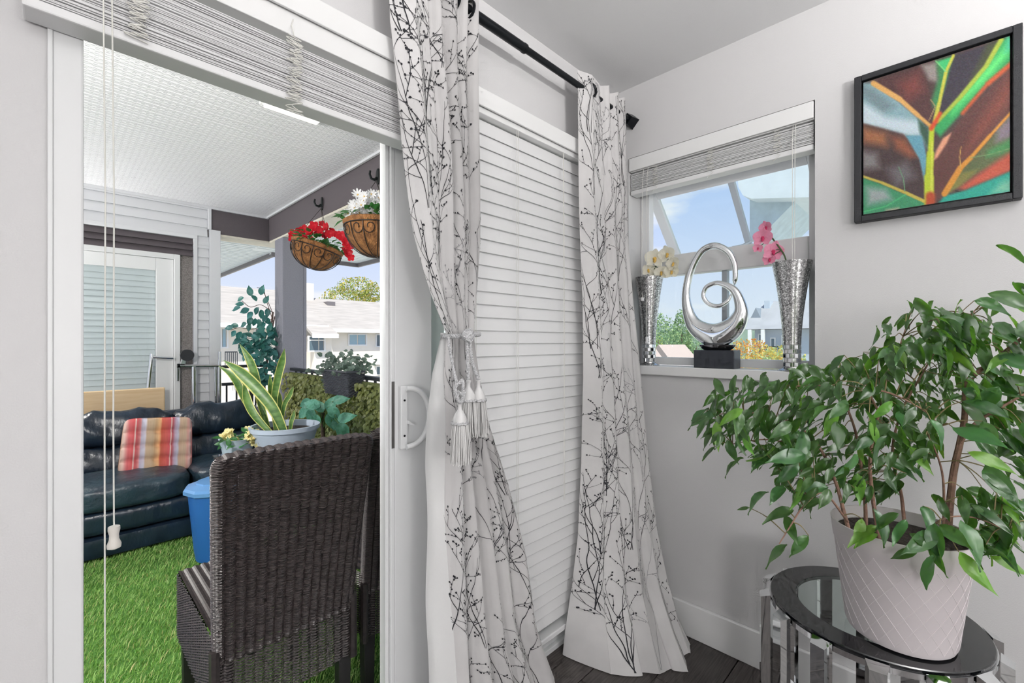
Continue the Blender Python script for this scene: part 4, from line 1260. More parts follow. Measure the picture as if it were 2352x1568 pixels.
# far house wall: siding planks, door with closed blind, trims
ew = struct(MB().box(-2.7, -0.915, YW + 0.012, YW + 0.2, -0.25, 2.5).build('wall_far', M['stucco'], smooth=0))
def plank_row(x0, x1, z):
    MB().hexa([(x0, YW - 0.012, z), (x1, YW - 0.012, z), (x1, YW + 0.011, z), (x0, YW + 0.011, z)],
              [(x0, YW + 0.003, z + 0.0755), (x1, YW + 0.003, z + 0.0755), (x1, YW + 0.011, z + 0.0755), (x0, YW + 0.011, z + 0.0755)]).build('siding_plank', M['siding'], ew, smooth=0)
for k in range(32):
    z = ZB + 0.02 + 0.0758 * k
    if z + 0.0755 > 2.377: break
    if z + 0.0755 < 2.137: plank_row(-1.066, -0.982, z)
for k in range(3):
    plank_row(-2.6, -0.993, 2.1375 + 0.0758 * k)
plank_row(-1.066, -0.982, 2.062)
MB().box(-2.6, -0.993, YW - 0.014, YW + 0.0115, 2.3652, 2.3775).build('wall_trim', M['siding'], ew, smooth=0)
def wtrim(x0, x1, z0, z1, nm='wall_trim', m=None, dy=0.03):
    MB().box(x0, x1, YW - dy, YW + 0.0115, z0, z1).build(nm, m or M['siding'], ew, smooth=0, bevel=0.002, seg=1)
wtrim(-0.981, -0.902, ZB, 2.20, 'corner_board')
wtrim(-0.992, -0.968, 2.2005, 2.377, 'corner_board')
wtrim(-1.094, -1.067, ZB, 2.105)
wtrim(-2.6, -1.067, 2.1055, 2.137)
for k in range(3):
    z = 1.957 + 0.049 * k
    MB().hexa([(-2.6, YW - 0.022, z), (-1.0945, YW - 0.022, z), (-1.0945, YW + 0.0115, z), (-2.6, YW + 0.0115, z)],
              [(-2.6, YW + 0.002, z + 0.0485), (-1.0945, YW + 0.002, z + 0.0485), (-1.0945, YW + 0.0115, z + 0.0485), (-2.6, YW + 0.0115, z + 0.0485)]).build('header_plank', M['brown'], ew, smooth=0)
d2 = struct(thing('door_2', None, None, (-1.6, YW, ZB)))
MB().box(-1.226, -1.185, YW - 0.035, YW + 0.011, ZB, 1.955).build('door_jamb', M['vinyl'], d2, smooth=0, bevel=0.003)
MB().box(-2.2, -1.226, YW - 0.035, YW + 0.011, 1.915, 1.955).build('door_head', M['vinyl'], d2, smooth=0, bevel=0.003)
MB().box(-1.34, -1.228, YW - 0.02, YW + 0.0105, ZB + 0.01, 1.913).box(-2.2, -1.34, YW - 0.02, YW + 0.0105, 1.812, 1.913).box(-2.2, -1.34, YW - 0.02, YW + 0.0105, ZB + 0.01, 0.2).build('door_leaf', M['vinyl'], d2, smooth=0, bevel=0.003)
MB().box(-2.2, -1.34, YW - 0.016, YW - 0.012, 0.2, 1.812).build('glass_pane', glass('far_glass', (0.955, 0.985, 0.99, 1), 1.2), d2, smooth=0)
MB().box(-1.2105, -1.1955, YW - 0.055, YW - 0.0351, 0.93, 1.05).build('door_lock', M['chrome'], d2, smooth=0, bevel=0.003)
bm_ = slat_mesh(0.86, 0.05, 0.003, 0)
for k in range(36):
    place(bm_, 'blind_slat', d2, Matrix.Translation((-1.772, YW + 0.0015, 1.79 - 0.0445 * k)) @ Euler((math.radians(78), 0, 0)).to_matrix().to_4x4())

# beams, post, outer eaves
BX0 = -0.514
struct(MB().box(-0.967, -0.305, YW - 0.002, YW + 0.18, 2.176, 2.4).build('beam', M['brown'], smooth=0, bevel=0.003))
struct(MB().box(BX0, -0.305, 0.16, YW - 0.0025, 2.176, 2.4).build('beam', M['brown'], smooth=0, bevel=0.003))
struct(MB().box(-0.967, -0.29, YW - 0.002, YW + 0.2, 2.160, 2.1755).box(BX0 + 0.004, -0.29, 0.16, YW - 0.0025, 2.160, 2.1755).build('beam_soffit', M['under'], smooth=0))
struct(MB().box(BX0, -0.338, 2.984, 3.182, -0.25, 2.1598).build('post', M['postm'], smooth=0, bevel=0.006))
struct(MB().box(-0.3375, -0.308, 2.99, 3.17, -0.25, 2.1598).build('post_trim', M['postm'], smooth=0, bevel=0.003))
M['sofplain'] = mat('eave_vinyl', lin(222, 229, 230), 0.5)
ev = struct(MB().box(-0.2895, 1.0, 0.165, 4.65, 2.32, 2.5).box(0.165, 1.0, -4.15, 0.164, 2.32, 2.5).box(-2.7, -0.29, 3.56, 4.65, 2.32, 2.5).box(-2.7, -0.08, 4.6505, 9.0, 2.32, 2.5).build('roof_eave', M['sofplain'], smooth=0))
for k in range(44):
    y = 0.3 + 0.1 * k
    if y < 4.6: MB().box(-0.28, 0.98, y, y + 0.012, 2.316, 2.3195).build('soffit_rib', M['sofplain'], ev, smooth=0)
for k in range(52):
    y = 3.62 + 0.1 * k
    MB().box(-0.9, -0.30 if y < 4.66 else -0.10, y, y + 0.012, 2.316, 2.3195).build('soffit_rib', M['sofplain'], ev, smooth=0)
for b4 in ((1.0, 1.03, -4.15, 4.68), (-0.08, 1.0, 4.6505, 4.68), (-0.0795, -0.05, 4.6805, 9.0)):
    MB().box(b4[0], b4[1], b4[2], b4[3], 2.27, 2.45).build('fascia_board', M['fascia'], ev, smooth=0)
    MB().box(b4[0] + 0.0305 if b4[1] - b4[0] < .1 else b4[0], b4[1] + 0.06, b4[2] if b4[1] - b4[0] < .1 else b4[2] + 0.0305, b4[3] + (0 if b4[1] - b4[0] < .1 else 0.06), 2.30, 2.46).build('gutter', mat('gutter_white', lin(225, 226, 228), 0.4), ev, smooth=0)
struct(MB().box(-5.3, 1.0, -4.3, 4.6, 2.5005, 2.62).box(-2.7, -0.08, 4.6005, 9.0, 2.5005, 2.62).build('roof', mat('roof_shingle', lin(110, 108, 108), 0.9), smooth=0))
# a wing of the building seen through the awning sash
def ext(poly, X0, X1):
    a = [px(u, v, X=X0) for u, v in poly]
    b = [p + Vector((X1 - X0, 0, 0)) for p in a]
    k = len(a)
    return MB().add(a + b, [tuple(range(k)), tuple(range(2 * k - 1, k - 1, -1))] + [(i, k + i, k + (i + 1) % k, (i + 1) % k) for i in range(k)])
wm = mat('wing_vinyl', lin(226, 233, 236), 0.6, var=0.05, vscale=8)
struct(ext([(1693, 396), (1696, 430), (1706, 448), (1726, 456), (1900, 452), (1900, 350)], 2.2, 3.4).build('wing_eave', wm, smooth=0))
struct(ext([(1722, 456.5), (1722, 552), (1745, 545), (1832, 457)], 2.35, 3.2).build('wing_wall', mat('wing_wall', lin(206, 219, 225), 0.7, var=0.08, vscale=14), smooth=0))

# railing
M['rail'] = mat('rail_metal', lin(48, 52, 58), 0.45, 0.3)
rg = thing('balcony_railing', 'dark metal balcony railing behind the ivy screen', 'railing', (-0.43, 1.6, ZB))
MB().box(-0.455, -0.405, 0.162, 2.982, 0.995, 1.02).build('top_rail', M['rail'], rg, smooth=0, bevel=0.004)
MB().box(-0.445, -0.415, 0.162, 2.982, 0.08, 0.105).build('bottom_rail', M['rail'], rg, smooth=0, bevel=0.003)
for k in range(24):
    y = 0.25 + 0.115 * k
    MB().box(-0.437, -0.423, y, y + 0.014, 0.1055, 0.9945).build('baluster', M['rail'], rg, smooth=0)
MB().box(-0.900, -0.515, 3.27, 3.31, 1.02, 1.045).build('top_rail', M['rail'], rg, smooth=0, bevel=0.004)
MB().box(-0.900, -0.515, 3.275, 3.305, 0.87, 0.895).build('middle_rail', M['rail'], rg, smooth=0, bevel=0.004)
MB().box(-0.69, -0.66, 3.275, 3.305, ZB - 0.01, 0.8695).box(-0.686, -0.664, 3.28, 3.30, 0.8955, 1.0195).build('railing_post', M['rail'], rg, smooth=0)
for k in range(5):
    MB().box(-0.87 + 0.075 * k, -0.858 + 0.075 * k, 3.284, 3.296, 0.08, 0.8695).build('baluster', M['rail'], rg, smooth=0)

# ------------------------------------------------------------------ leaf scatter helper
def scatter_leaves(root, mats_meshes, items, name='leaf', most=300, matl=None):
    rest_ = MB()
    for i, mt in enumerate(items):
        me_ = mats_meshes[i % len(mats_meshes)]
        if i < most: place(me_, name, root, mt)
        else: rest_.add([tuple(mt @ v.co) for v in me_.vertices], [tuple(f.vertices) for f in me_.polygons])
    if rest_.v: rest_.build('foliage', matl, root, smooth=180, kind='stuff')

# ivy screen on the railing
ivm = mat('ivy_leaf', lin(84, 104, 58), 0.4, col2=lin(150, 156, 96), vscale=2, objvar=0.4, hue=0.02, trans=0.3, backlit=lin(196, 196, 90))
iv = thing('ivy_screen', 'artificial ivy leaf screen covering the railing', 'hedge', (-0.5, 1.8, ZB))
def small_leaf(seed, m, w=0.36):
    mb = MB()
    r_ = random.Random(seed)
    k = r_.uniform(.1, .4)
    mb.add([(0, 0, 0), (-w, .35, k * .4), (-w * .8, .7, k * .2), (0, 1, -k), (w * .8, .7, k * .2), (w, .35, k * .4), (0, .5, 0)], [(0, 6, 1), (1, 6, 2), (2, 6, 3), (3, 6, 4), (4, 6, 5), (5, 6, 0)])
    o = mb.build('leaf', m, None, smooth=0)
    me_ = o.data; bpy.data.objects.remove(o)
    return me_
IVM = [small_leaf(k, ivm, 0.34 + 0.03 * k) for k in range(4)]
r = random.Random(31)
its = []
for k in range(3800):
    y = r.uniform(0.7, 2.95); z = r.uniform(0.12, 0.985)
    p = Vector((-0.475 - r.uniform(0, 0.05), y, z))
    d = Vector((-r.uniform(0, .7), r.uniform(-.7, .7), -r.uniform(.1, 1)))
    n = Vector((-1, -r.uniform(0, .8), r.uniform(0, .8)))
    its.append((abs(z - .8) + abs(y - 2.0) * .4, frame_mat(p, d, n) @ Matrix.Scale(r.uniform(0.024, 0.042), 4)))
its.sort(key=lambda q: q[0])
scatter_leaves(iv, IVM, [q[1] for q in its], matl=ivm)
MB().box(-0.474, -0.456, 0.7, 2.95, 0.11, 0.985).build('backing_net', mat('ivy_net', lin(96, 104, 62), 0.9, var=0.4, vscale=60), iv, smooth=0)

# woven planter box hooked over the railing, with ivy
pb = thing('rail_planter', 'dark grey woven planter box of trailing ivy hooked on the railing', 'planter', (-0.47, 1.8, 0.88))
pbm = mat('woven_charcoal', lin(74, 76, 84), 0.55)
x0, x1, y0_, y1_ = -0.575, -0.36, 1.615, 2.02
zt_, zb_ = 1.05, 0.885
MB().hexa([(x0 + .025, y0_ + .025, zb_), (-0.46, y0_ + .025, zb_), (-0.46, y1_ - .025, zb_), (x0 + .025, y1_ - .025, zb_)],
          [(x0 + .012, y0_ + .012, zt_ - .02), (-0.458, y0_ + .012, zt_ - .02), (-0.458, y1_ - .012, zt_ - .02), (x0 + .012, y1_ - .012, zt_ - .02)]).build('liner', mat('planter_liner', lin(150, 152, 158), 0.7), pb, smooth=0, merge=1e-6)
wv = MB()
for k in range(17):
    t = (k + .5) / 17
    z = zb_ + (zt_ - zb_) * t
    e_ = 0.018 * (1 - t)
    a, b, c, d = x0 + e_, -0.455, y0_ + e_, y1_ - e_
    P = []
    def seg(p, q, n_):
        for i in range(n_): P.append(Vector(p).lerp(Vector(q), i / n_))
    seg((a, d, z), (a, c, z), 40); seg((a, c, z), (b, c, z), 14); P.append(Vector((b, c, z)))
    Q = []
    for i, p in enumerate(P):
        s = 0.0035 * (1 if (i // 2 + k) % 2 else -1)
        Q.append(p + (Vector((-s, 0, 0)) if i < 40 else Vector((0, -s, 0))))
    wv.tube(Q, 0.0042, 5)
wv.build('weave', pbm, pb, kind='stuff')
MB().tube([(x0 - .002, y1_, zt_), (x0 - .002, y0_, zt_), (-0.455, y0_, zt_)], 0.008, 8).build('rim', pbm, pb)
MB().box(-0.459, -0.40, 1.72, 1.75, 1.0215, 1.03).box(-0.4595, -0.456, 1.72, 1.75, 0.99, 1.0214).build('hook', pbm, pb, smooth=0)
gim = mat('grey_ivy', lin(78, 98, 88), 0.5, col2=lin(122, 138, 128), vscale=4, objvar=0.35, trans=0.2, backlit=lin(150, 180, 150))
GIM = [small_leaf(k + 9, gim, 0.4) for k in range(4)]
its = []
for k in range(230):
    p = Vector((r.uniform(x0 - .03, -0.36), r.uniform(y0_ - .04, y1_ + .12), 1.04 + r.uniform(0, .15) * (1 - abs(r.uniform(-1, 1)) * .6)))
    if p.y > y1_: p.z -= (p.y - y1_) * 0.9
    d = Vector((r.uniform(-1, .4), r.uniform(-.8, .8), r.uniform(-.6, .6)))
    its.append(frame_mat(p, d, Vector((-.6, -.5, .7))) @ Matrix.Scale(r.uniform(.03, .05), 4))
scatter_leaves(pb, GIM, its)
MB().box(x0 + .014, -0.46, y0_ + .014, y1_ - .014, zt_ - .019, zt_ - .012).build('soil', M['soil'], pb, smooth=0)

# ------------------------------------------------------------------ hanging baskets
coir = mat('coir', lin(176, 122, 74), 0.95, col2=lin(120, 80, 48), vscale=38, stretch=(1, 1, .5), bump=1.0, bscale=140)
wire = mat('basket_wire', lin(48, 40, 36), 0.5, 0.4)
def tilt_m(c, ax): return Matrix.Translation(c) @ Euler(ax).to_matrix().to_4x4() @ Matrix.Translation(-Vector(c))
def basket(label, c, R, H, rot, hook, nf, flower, leafmesh, grp, seed, dens=1.0):
    r = random.Random(seed)
    o = thing('hanging_basket', label, 'hanging basket', c, grp)
    T = tilt_m(c, rot)
    def tm(mb):
        mb.v = [tuple(T @ Vector(v)) for v in mb.v]
        return mb
    prof = [(R * math.sin(a) ** 0.9 if a > 0 else 0, -H * math.cos(a) ** 1.0) for a in np.linspace(0, math.pi / 2, 12)]
    prof = [(max(p, 0.0), q) for p, q in prof]
    pr2 = prof + [(R * 1.04, 0.01), (R * 1.05, 0.022), (R * 0.98, 0.03), (R * 0.88, 0.018), (R * 0.85, -0.02), (0.0, -0.03)]
    mb = MB().lathe(pr2, c, 40)
    q = []
    for v in mb.v:
        v = Vector(v); k = 1 + 0.02 * math.sin(23 * v.x + 31 * v.z + seed) + 0.012 * math.sin(61 * v.y + 47 * v.z)
        q.append(tuple(c + (v - c) * k))
    mb.v = q
    tm(mb).build('coir_liner', coir, o, smooth=70)
    c = Vector(c)
    def sph(a, t, k=1.035): return c + Vector((R * k * math.sin(t) ** .9 * math.cos(a), R * k * math.sin(t) ** .9 * math.sin(a), -H * k * math.cos(t)))
    tm(MB().tube([c + Vector((R * 1.045 * math.cos(a), R * 1.045 * math.sin(a), -0.004)) for a in np.linspace(0, 6.2832, 36, endpoint=False)], 0.0035, 6, closed=True)).build('wire_ring', wire, o)
    for k in range(14):
        a = 2 * math.pi * k / 14 + .2
        tm(MB().tube([sph(a, t) for t in np.linspace(0.05, math.pi / 2, 12)], 0.0026, 5)).build('wire_rib', wire, o)
        if k % 2 == 0:
            for sg in (-1, 1):
                pts_ = []
                for t in np.linspace(0, 1, 22):
                    th = t * 1.5 * math.pi * 1.45
                    rr = 0.036 * (1 - 0.72 * t)
                    pts_.append(sph(a + sg * (0.036 - rr * math.cos(th)) / R * .95, math.pi / 2 - (0.006 + 0.040 + rr * math.sin(th) - 0.012) / H, 1.045))
                tm(MB().tube(pts_, 0.0022, 5)).build('wire_scroll', wire, o)
    for k in range(3):
        a = 2 * math.pi * k / 3 + .5
        s = T @ (c + Vector((R * math.cos(a), R * math.sin(a), 0)))
        MB().tube([s, (s + Vector(hook)) / 2, hook], 0.0016, 5).build('chain', wire, o)
    items = []
    for k in range(int(85 * dens)):
        a, q_ = r.uniform(0, 6.283), R * math.sqrt(r.random()) * 1.05
        p = T @ (c + Vector((q_ * math.cos(a), q_ * math.sin(a), r.uniform(0.02, 0.075))))
        d = Vector((math.cos(a) * .8, math.sin(a) * .8, r.uniform(-.4, .9)))
        items.append(frame_mat(p, d, Vector((-.4, -.4, 1))) @ Matrix.Scale(r.uniform(.04, .068), 4))
    scatter_leaves(o, leafmesh, items)
    fl_ = flower[0]
    for k in range(nf):
        p = flower[1](k, r, c, R, T)
        f = ((CAM - p).normalized() + Vector((r.uniform(-.7, .7), r.uniform(-.7, .7), r.uniform(-.2, .8)))).normalized()
        mt = frame_mat(p, f.orthogonal(), f) @ Matrix.Rotation(r.uniform(0, 6.28), 4, 'Z') @ Matrix.Scale(flower[2] * r.uniform(.8, 1.2), 4)
        place(fl_, 'flower', o, mt)
    return o
def flower_mesh(np_, w, m, m2, cup=0.3, name='flower', layers=1):
    mb = MB()
    for L in range(layers):
        for k in range(np_):
            a = 2 * math.pi * (k + 0.5 * L) / np_
            sc = 1 - 0.3 * L
            def q(t, s, z): 
                x, y = t * sc, s * w * sc
                return (x * math.cos(a) - y * math.sin(a), x * math.sin(a) + y * math.cos(a), z + 0.15 * L)
            mb.add([q(0.05, 0, 0), q(.5, -.85, cup * .45), q(.85, -.7, cup * .8), q(1, 0, cup), q(.85, .7, cup * .8), q(.5, .85, cup * .45), q(.55, 0, cup * .3)], [(0, 1, 6), (1, 2, 6), (2, 3, 6), (3, 4, 6), (4, 5, 6), (5, 0, 6)], 0)
    mb.ball((0, 0, 0.1), 0.16, 6, mi=1)
    o = mb.build(name, [m, m2], None, smooth=0)
    me_ = o.data; bpy.data.objects.remove(o)
    return me_
redm = mat('red_petal', lin(208, 34, 52), 0.5, objvar=0.2, trans=0.25, backlit=lin(230, 60, 70))
whitem = mat('white_flower', lin(244, 244, 246), 0.6, trans=0.25, backlit=lin(250, 250, 250))
yel = mat('pollen', lin(226, 190, 110), 0.6)
bleaf = mat('basket_leaf', lin(60, 122, 58), 0.45, col2=lin(36, 84, 52), vscale=5, objvar=0.35, trans=0.2, backlit=lin(110, 190, 80))
BLM = [leaf_mesh(50 + k, bleaf, 0.28, 0.2, 0.3) for k in range(3)]
redf = flower_mesh(5, 0.48, redm, redm, 0.5, layers=2)
whitef = flower_mesh(9, 0.22, whitem, yel, 0.6)
H1, H2 = px(738, 478, X=-0.56), px(864, 415, X=-0.56)
B1 = px(728, 572, X=-0.655); B2 = px(866, 522, X=-0.66)
redpx = [(690, 545), (680, 560), (700, 528), (712, 535), (722, 520), (735, 528), (752, 522), (765, 530), (745, 540), (703, 548), (686, 530), (715, 550), (775, 540), (788, 545), (795, 558), (803, 565), (806, 590), (790, 575), (672, 548), (740, 515), (730, 535), (757, 538), (798, 580), (674, 538)]
def red_pos(k, r, c, R, T): return px(redpx[k][0] , redpx[k][1], X=c.x + r.uniform(-.09, .09))
def white_pos(k, r, c, R, T):
    a, q_ = r.uniform(0, 6.283), R * math.sqrt(r.random())
    return c + Vector((q_ * math.cos(a), q_ * math.sin(a), r.uniform(0.085, 0.165) - q_ * .2))
basket('coir hanging basket of red flowers, tilted to one side', B1, 0.157, 0.135, (math.radians(9), math.radians(14), 0), H1, len(redpx), (redf, red_pos, 0.030), BLM, 'hanging baskets on the beam', 5)
basket('coir hanging basket of white flowers beside the door edge', B2, 0.165, 0.16, (0, 0, 0), H2, 120, (whitef, white_pos, 0.026), BLM, 'hanging baskets on the beam', 6)
hkm = mat('hook_iron', lin(30, 36, 36), 0.4, 0.4)
for (u, v, lab) in ((738, 468, 'black iron wall hook holding the red flower basket'), (867, 406, 'black iron wall hook holding the white flower basket')):
    p = px(u + 3, v, X=BX0)
    h = thing('wall_hook', lab, 'hook', p, 'iron hooks on the beam')
    MB().pillow((BX0 - 0.0065, p.y, p.z), (0.012, 0.032, 0.10), 3, 6).build('back_plate', hkm, h)
    MB().tube([(BX0 - .012, p.y, p.z - .01), (BX0 - .03, p.y, p.z - .026), (BX0 - .05, p.y, p.z - .022), (BX0 - .06, p.y, p.z), (BX0 - .056, p.y, p.z + .022)], [.009, .009, .008, .007, .006], 8).build('prong', hkm, h)
# ------------------------------------------------------------------ wicker chairs
M['wicker'] = mat('dark_wicker', lin(70, 61, 60), 0.42, col2=lin(38, 34, 36), vscale=70, stretch=(1, 1, 4), spec=0.6)
M['wickerdark'] = mat('wicker_wrap', lin(44, 38, 38), 0.45, var=0.3, vscale=120)
M['blackwood'] = mat('black_wood', lin(26, 24, 25), 0.5)
def rrect(w, d, rad, n):
    """closed rounded-rectangle loop, n points, with outward normals, even spacing"""
    P = []
    hw, hd = w / 2 - rad, d / 2 - rad
    for cx, cy, a0 in ((hw, hd, 0), (-hw, hd, 90), (-hw, -hd, 180), (hw, -hd, 270)):
        for k in range(9):
            a = math.radians(a0 + 90 * k / 8)
            P.append((cx + rad * math.cos(a), cy + rad * math.sin(a), math.cos(a), math.sin(a)))
    P = np.array(P + [P[0]])
    L = np.concatenate([[0], np.cumsum(np.hypot(np.diff(P[:, 0]), np.diff(P[:, 1])))])
    s = np.linspace(0, L[-1], n, endpoint=False)
    Q = np.stack([np.interp(s, L, P[:, i]) for i in range(4)], 1)
    Q[:, 2:] /= np.linalg.norm(Q[:, 2:], axis=1)[:, None]
    return Q
def strand(mb, P, Nn, up, th, h, closed):
    """flat strand of triangular section along P"""
    n = len(P)
    up = np.array(up)
    V = np.concatenate([P + Nn * th, P + up * (h / 2), P - up * (h / 2)])
    F = []
    for i in range(n if closed else n - 1):
        j = (i + 1) % n
        F += [(i, j, n + j, n + i), (n + i, n + j, 2 * n + j, 2 * n + i), (2 * n + i, 2 * n + j, j, i)]
    mb.add(V, F)
def wicker_chair(root):
    ox, oy, oz = root.location
    rg = random.Random(7)
    # back: rows of strands looping round a leaning panel
    mb = MB()
    rows = 146
    for k in range(rows):
        t = k / (rows - 1)
        z = 0.40 + 0.585 * t
        w = 0.395 + 0.05 * t
        lean = -0.085 * t - 0.02 * t * t
        if t > 0.955: w -= 0.022 * ((t - 0.955) / 0.045) ** 2
        Q = rrect(w, 0.05, 0.022, 34 * 6)
        ph = np.arange(34 * 6) * (2 * np.pi / 6)
        disp = (0.0085 * (np.abs(np.cos(ph / 2)) - 0.62) + 0.0005 * np.cos(ph / 2 + math.pi * k)) * np.where(np.abs(Q[:, 2]) > 0.25, 0.2, 1.0) + np.array([rg.uniform(-.0005, .0005) for _ in range(204)])
        P = np.stack([ox + Q[:, 0] + Q[:, 2] * disp, oy + lean + Q[:, 1] + Q[:, 3] * disp, np.full(204, oz + z + rg.uniform(-.0004, .0004)) - (0.008 * (np.abs(Q[:, 0]) / (w / 2)) ** 6 if t > .93 else 0)], 1)
        Nn = np.stack([Q[:, 2], Q[:, 3], np.zeros(204)], 1)
        strand(mb, P, Nn, (0, 0, 1), 0.0022, 0.0037 if t > .02 else .007, True)
    # rolled top edge
    for k in range(14):
        y = -0.106 - 0.022 + 0.0034 * k
        xs = np.linspace(-0.212, 0.212, 17 * 5)
        z = 0.985 + 0.0055 * math.cos((k - 6.5) / 6.5 * 1.4) + 0.006 * (np.abs(np.cos(np.arange(85) * np.pi / 5)) - .62)
        P = np.stack([ox + xs, np.full(85, oy + y), oz + z - 0.012 * (np.abs(xs) / 0.212) ** 8], 1)
        strand(mb, P, np.tile([0, 0, 1.0], (85, 1)), (0, 1, 0), 0.0022, 0.0040, False)
    mb.build('woven_back', M['wicker'], root, smooth=0, kind='stuff')
    # skirt round the seat
    mb = MB()
    W0, D0 = 0.40, 0.52
    n = 70 * 5
    for k in range(54):
        t = k / 53
        Q = rrect(W0, D0, 0.02, n)
        ph = np.arange(n) * (2 * np.pi / 5)
        disp = 0.0026 * np.cos(ph) + 0.0016 * np.cos(ph / 2 + math.pi * k)
        arch = 0.02 * (1 - t) * np.maximum(0, np.cos(Q[:, 0] / (W0 / 2) * 1.57)) ** .7
        P = np.stack([ox + Q[:, 0] + Q[:, 2] * disp, oy + D0 / 2 - 0.022 + Q[:, 1] + Q[:, 3] * disp, oz + 0.245 + 0.222 * t - arch + 0.01 * (1 - t)], 1)
        strand(mb, P, np.stack([Q[:, 2], Q[:, 3], np.zeros(n)], 1), (0, 0, 1), 0.0022, 0.0040, True)
    mb.build('woven_skirt', M['wicker'], root, smooth=0, kind='stuff')
    # seat top
    mb = MB()
    for k in range(120):
        y = oy + 0.03 + 0.465 * k / 119
        xs = np.linspace(-0.197, 0.197, 16 * 5 + 1)
        z = oz + 0.470 + 0.0025 * np.cos(np.arange(81) * 2 * np.pi / 5) + 0.006 * np.cos(xs / 0.197 * 1.57)
        strand(mb, np.stack([ox + xs, np.full(81, y), z], 1), np.tile([0, 0, 1.0], (81, 1)), (0, 1, 0), 0.0022, 0.0040, False)
    mb.build('woven_seat', M['wicker'], root, smooth=0, kind='stuff')
    for sx_ in (-1, 1):
        MB().tube([(ox + sx_ * 0.196, oy - 0.018, oz + 0.235), (ox + sx_ * 0.196, oy - 0.018, oz + 0.44)], 0.014, 8).build('corner_wrap', M['wickerdark'], root)
        for yy in (oy + 0.005, oy + 0.455):
            x = ox + sx_ * 0.172
            MB().hexa([(x - .017, yy - .017, oz + .001), (x + .017, yy - .017, oz + .001), (x + .017, yy + .017, oz + .001), (x - .017, yy + .017, oz + .001)],
                      [(x - .023, yy - .020, oz + .40), (x + .023, yy - .020, oz + .40), (x + .023, yy + .020, oz + .40), (x - .023, yy + .020, oz + .40)]).build('leg', M['blackwood'], root, smooth=0, bevel=0.002, seg=1)
ch = thing('wicker_chair', 'dark brown wicker dining chair fully in view, back to the doorway', 'chair', (-1.395, 0.275, ZB), 'wicker chairs on the balcony')
wicker_chair(ch)
c2 = ch.copy(); COL.objects.link(c2)
c2['label'] = 'dark brown wicker dining chair half hidden behind the sliding door edge'
c2.location = (-0.945, 0.315, ZB)
c2.rotation_euler = (0, 0, math.radians(2))
for q in list(ch.children):
    d = q.copy(); COL.objects.link(d); d.parent = c2

# ------------------------------------------------------------------ leather sofa
lea = mat('dark_leather', lin(34, 50, 68), 0.30, col2=lin(20, 30, 42), vscale=6, bump=0.9, bscale=17, spec=0.6, stretch=(1, 1, 0.45))
lea2 = mat('worn_leather', lin(48, 70, 82), 0.36, col2=lin(32, 46, 60), vscale=9, bump=0.7, bscale=24, spec=0.55)
sf = thing('sofa', 'dark blue-black leather two-seat sofa against the far wall', 'sofa', (-1.25, 2.75, ZB))
def wr(amp, f, seed):
    def fn(w, q):
        k = amp * (math.sin(f * w.x + 1.7 * math.sin(f * .6 * w.z + seed)) * math.cos(f * .8 * w.z + seed) + 0.5 * math.sin(2.3 * f * w.x + seed) * math.sin(1.9 * f * w.z))
        return w + Vector((0, -k if q.y < 0 else k, k * (1 if q.z > 0 else 0)))
    return fn
zf = ZB + 0.005
MB().pillow((-1.30, 2.83, zf + 0.065), (1.24, 0.9, 0.13), 12, 10).build('base_panel', lea, sf, merge=1e-5)
MB().pillow((-1.30, 2.81, zf + 0.205), (1.235, 0.88, 0.165), 6, 14, wr(.006, 22, 1)).build('front_roll', lea, sf, smooth=180, merge=1e-5)
for k, cx in enumerate((-1.565, -1.0)):
    def sag(w, q, k=k):
        w = wr(.004, 26, k + 3)(w, q)
        if q.z > 0: w.z += 0.018 * math.cos(q.x * 1.3) - 0.04 * max(0, q.y)
        return w
    MB().pillow((cx, 2.70, zf + 0.345), ((0.61, 0.50)[k], 0.72, 0.155), 5, 18, sag).build('seat_cushion', lea2, sf, smooth=180, merge=1e-5)
for k, cx in enumerate((-1.575, -0.995)):
    R_ = Euler((math.radians(-14), 0, 0)).to_matrix()
    MB().pillow((cx, 3.02, zf + 0.665), (0.60, 0.24, 0.25), 3.2, 18, wr(.012, 24, k), rot=R_).build('back_cushion', lea, sf, smooth=180, merge=1e-5)
    MB().pillow((cx, 2.985, zf + 0.455), (0.585, 0.22, 0.20), 3.5, 14, wr(.010, 27, k + 5), rot=R_).build('lumbar_cushion', lea, sf, smooth=180, merge=1e-5)
MB().pillow((-1.26, 3.10, zf + 0.39), (1.28, 0.13, 0.72), 7, 10).build('back_frame', lea, sf, smooth=180, merge=1e-5)
for cx in (-1.965, -0.64):
    MB().pillow((cx, 2.79, zf + 0.22), (0.18 if cx < -1 else 0.15, 0.80, 0.44), 8, 10).build('arm_panel', lea, sf, smooth=180, merge=1e-5)
    MB().pillow((cx + (0.03 if cx < -1 else 0), 2.78, zf + 0.455), (0.215 if cx < -1 else 0.17, 0.82, 0.185), 2.8, 14, wr(.006, 18, 2)).build('arm_pad', lea2, sf, smooth=180, merge=1e-5)

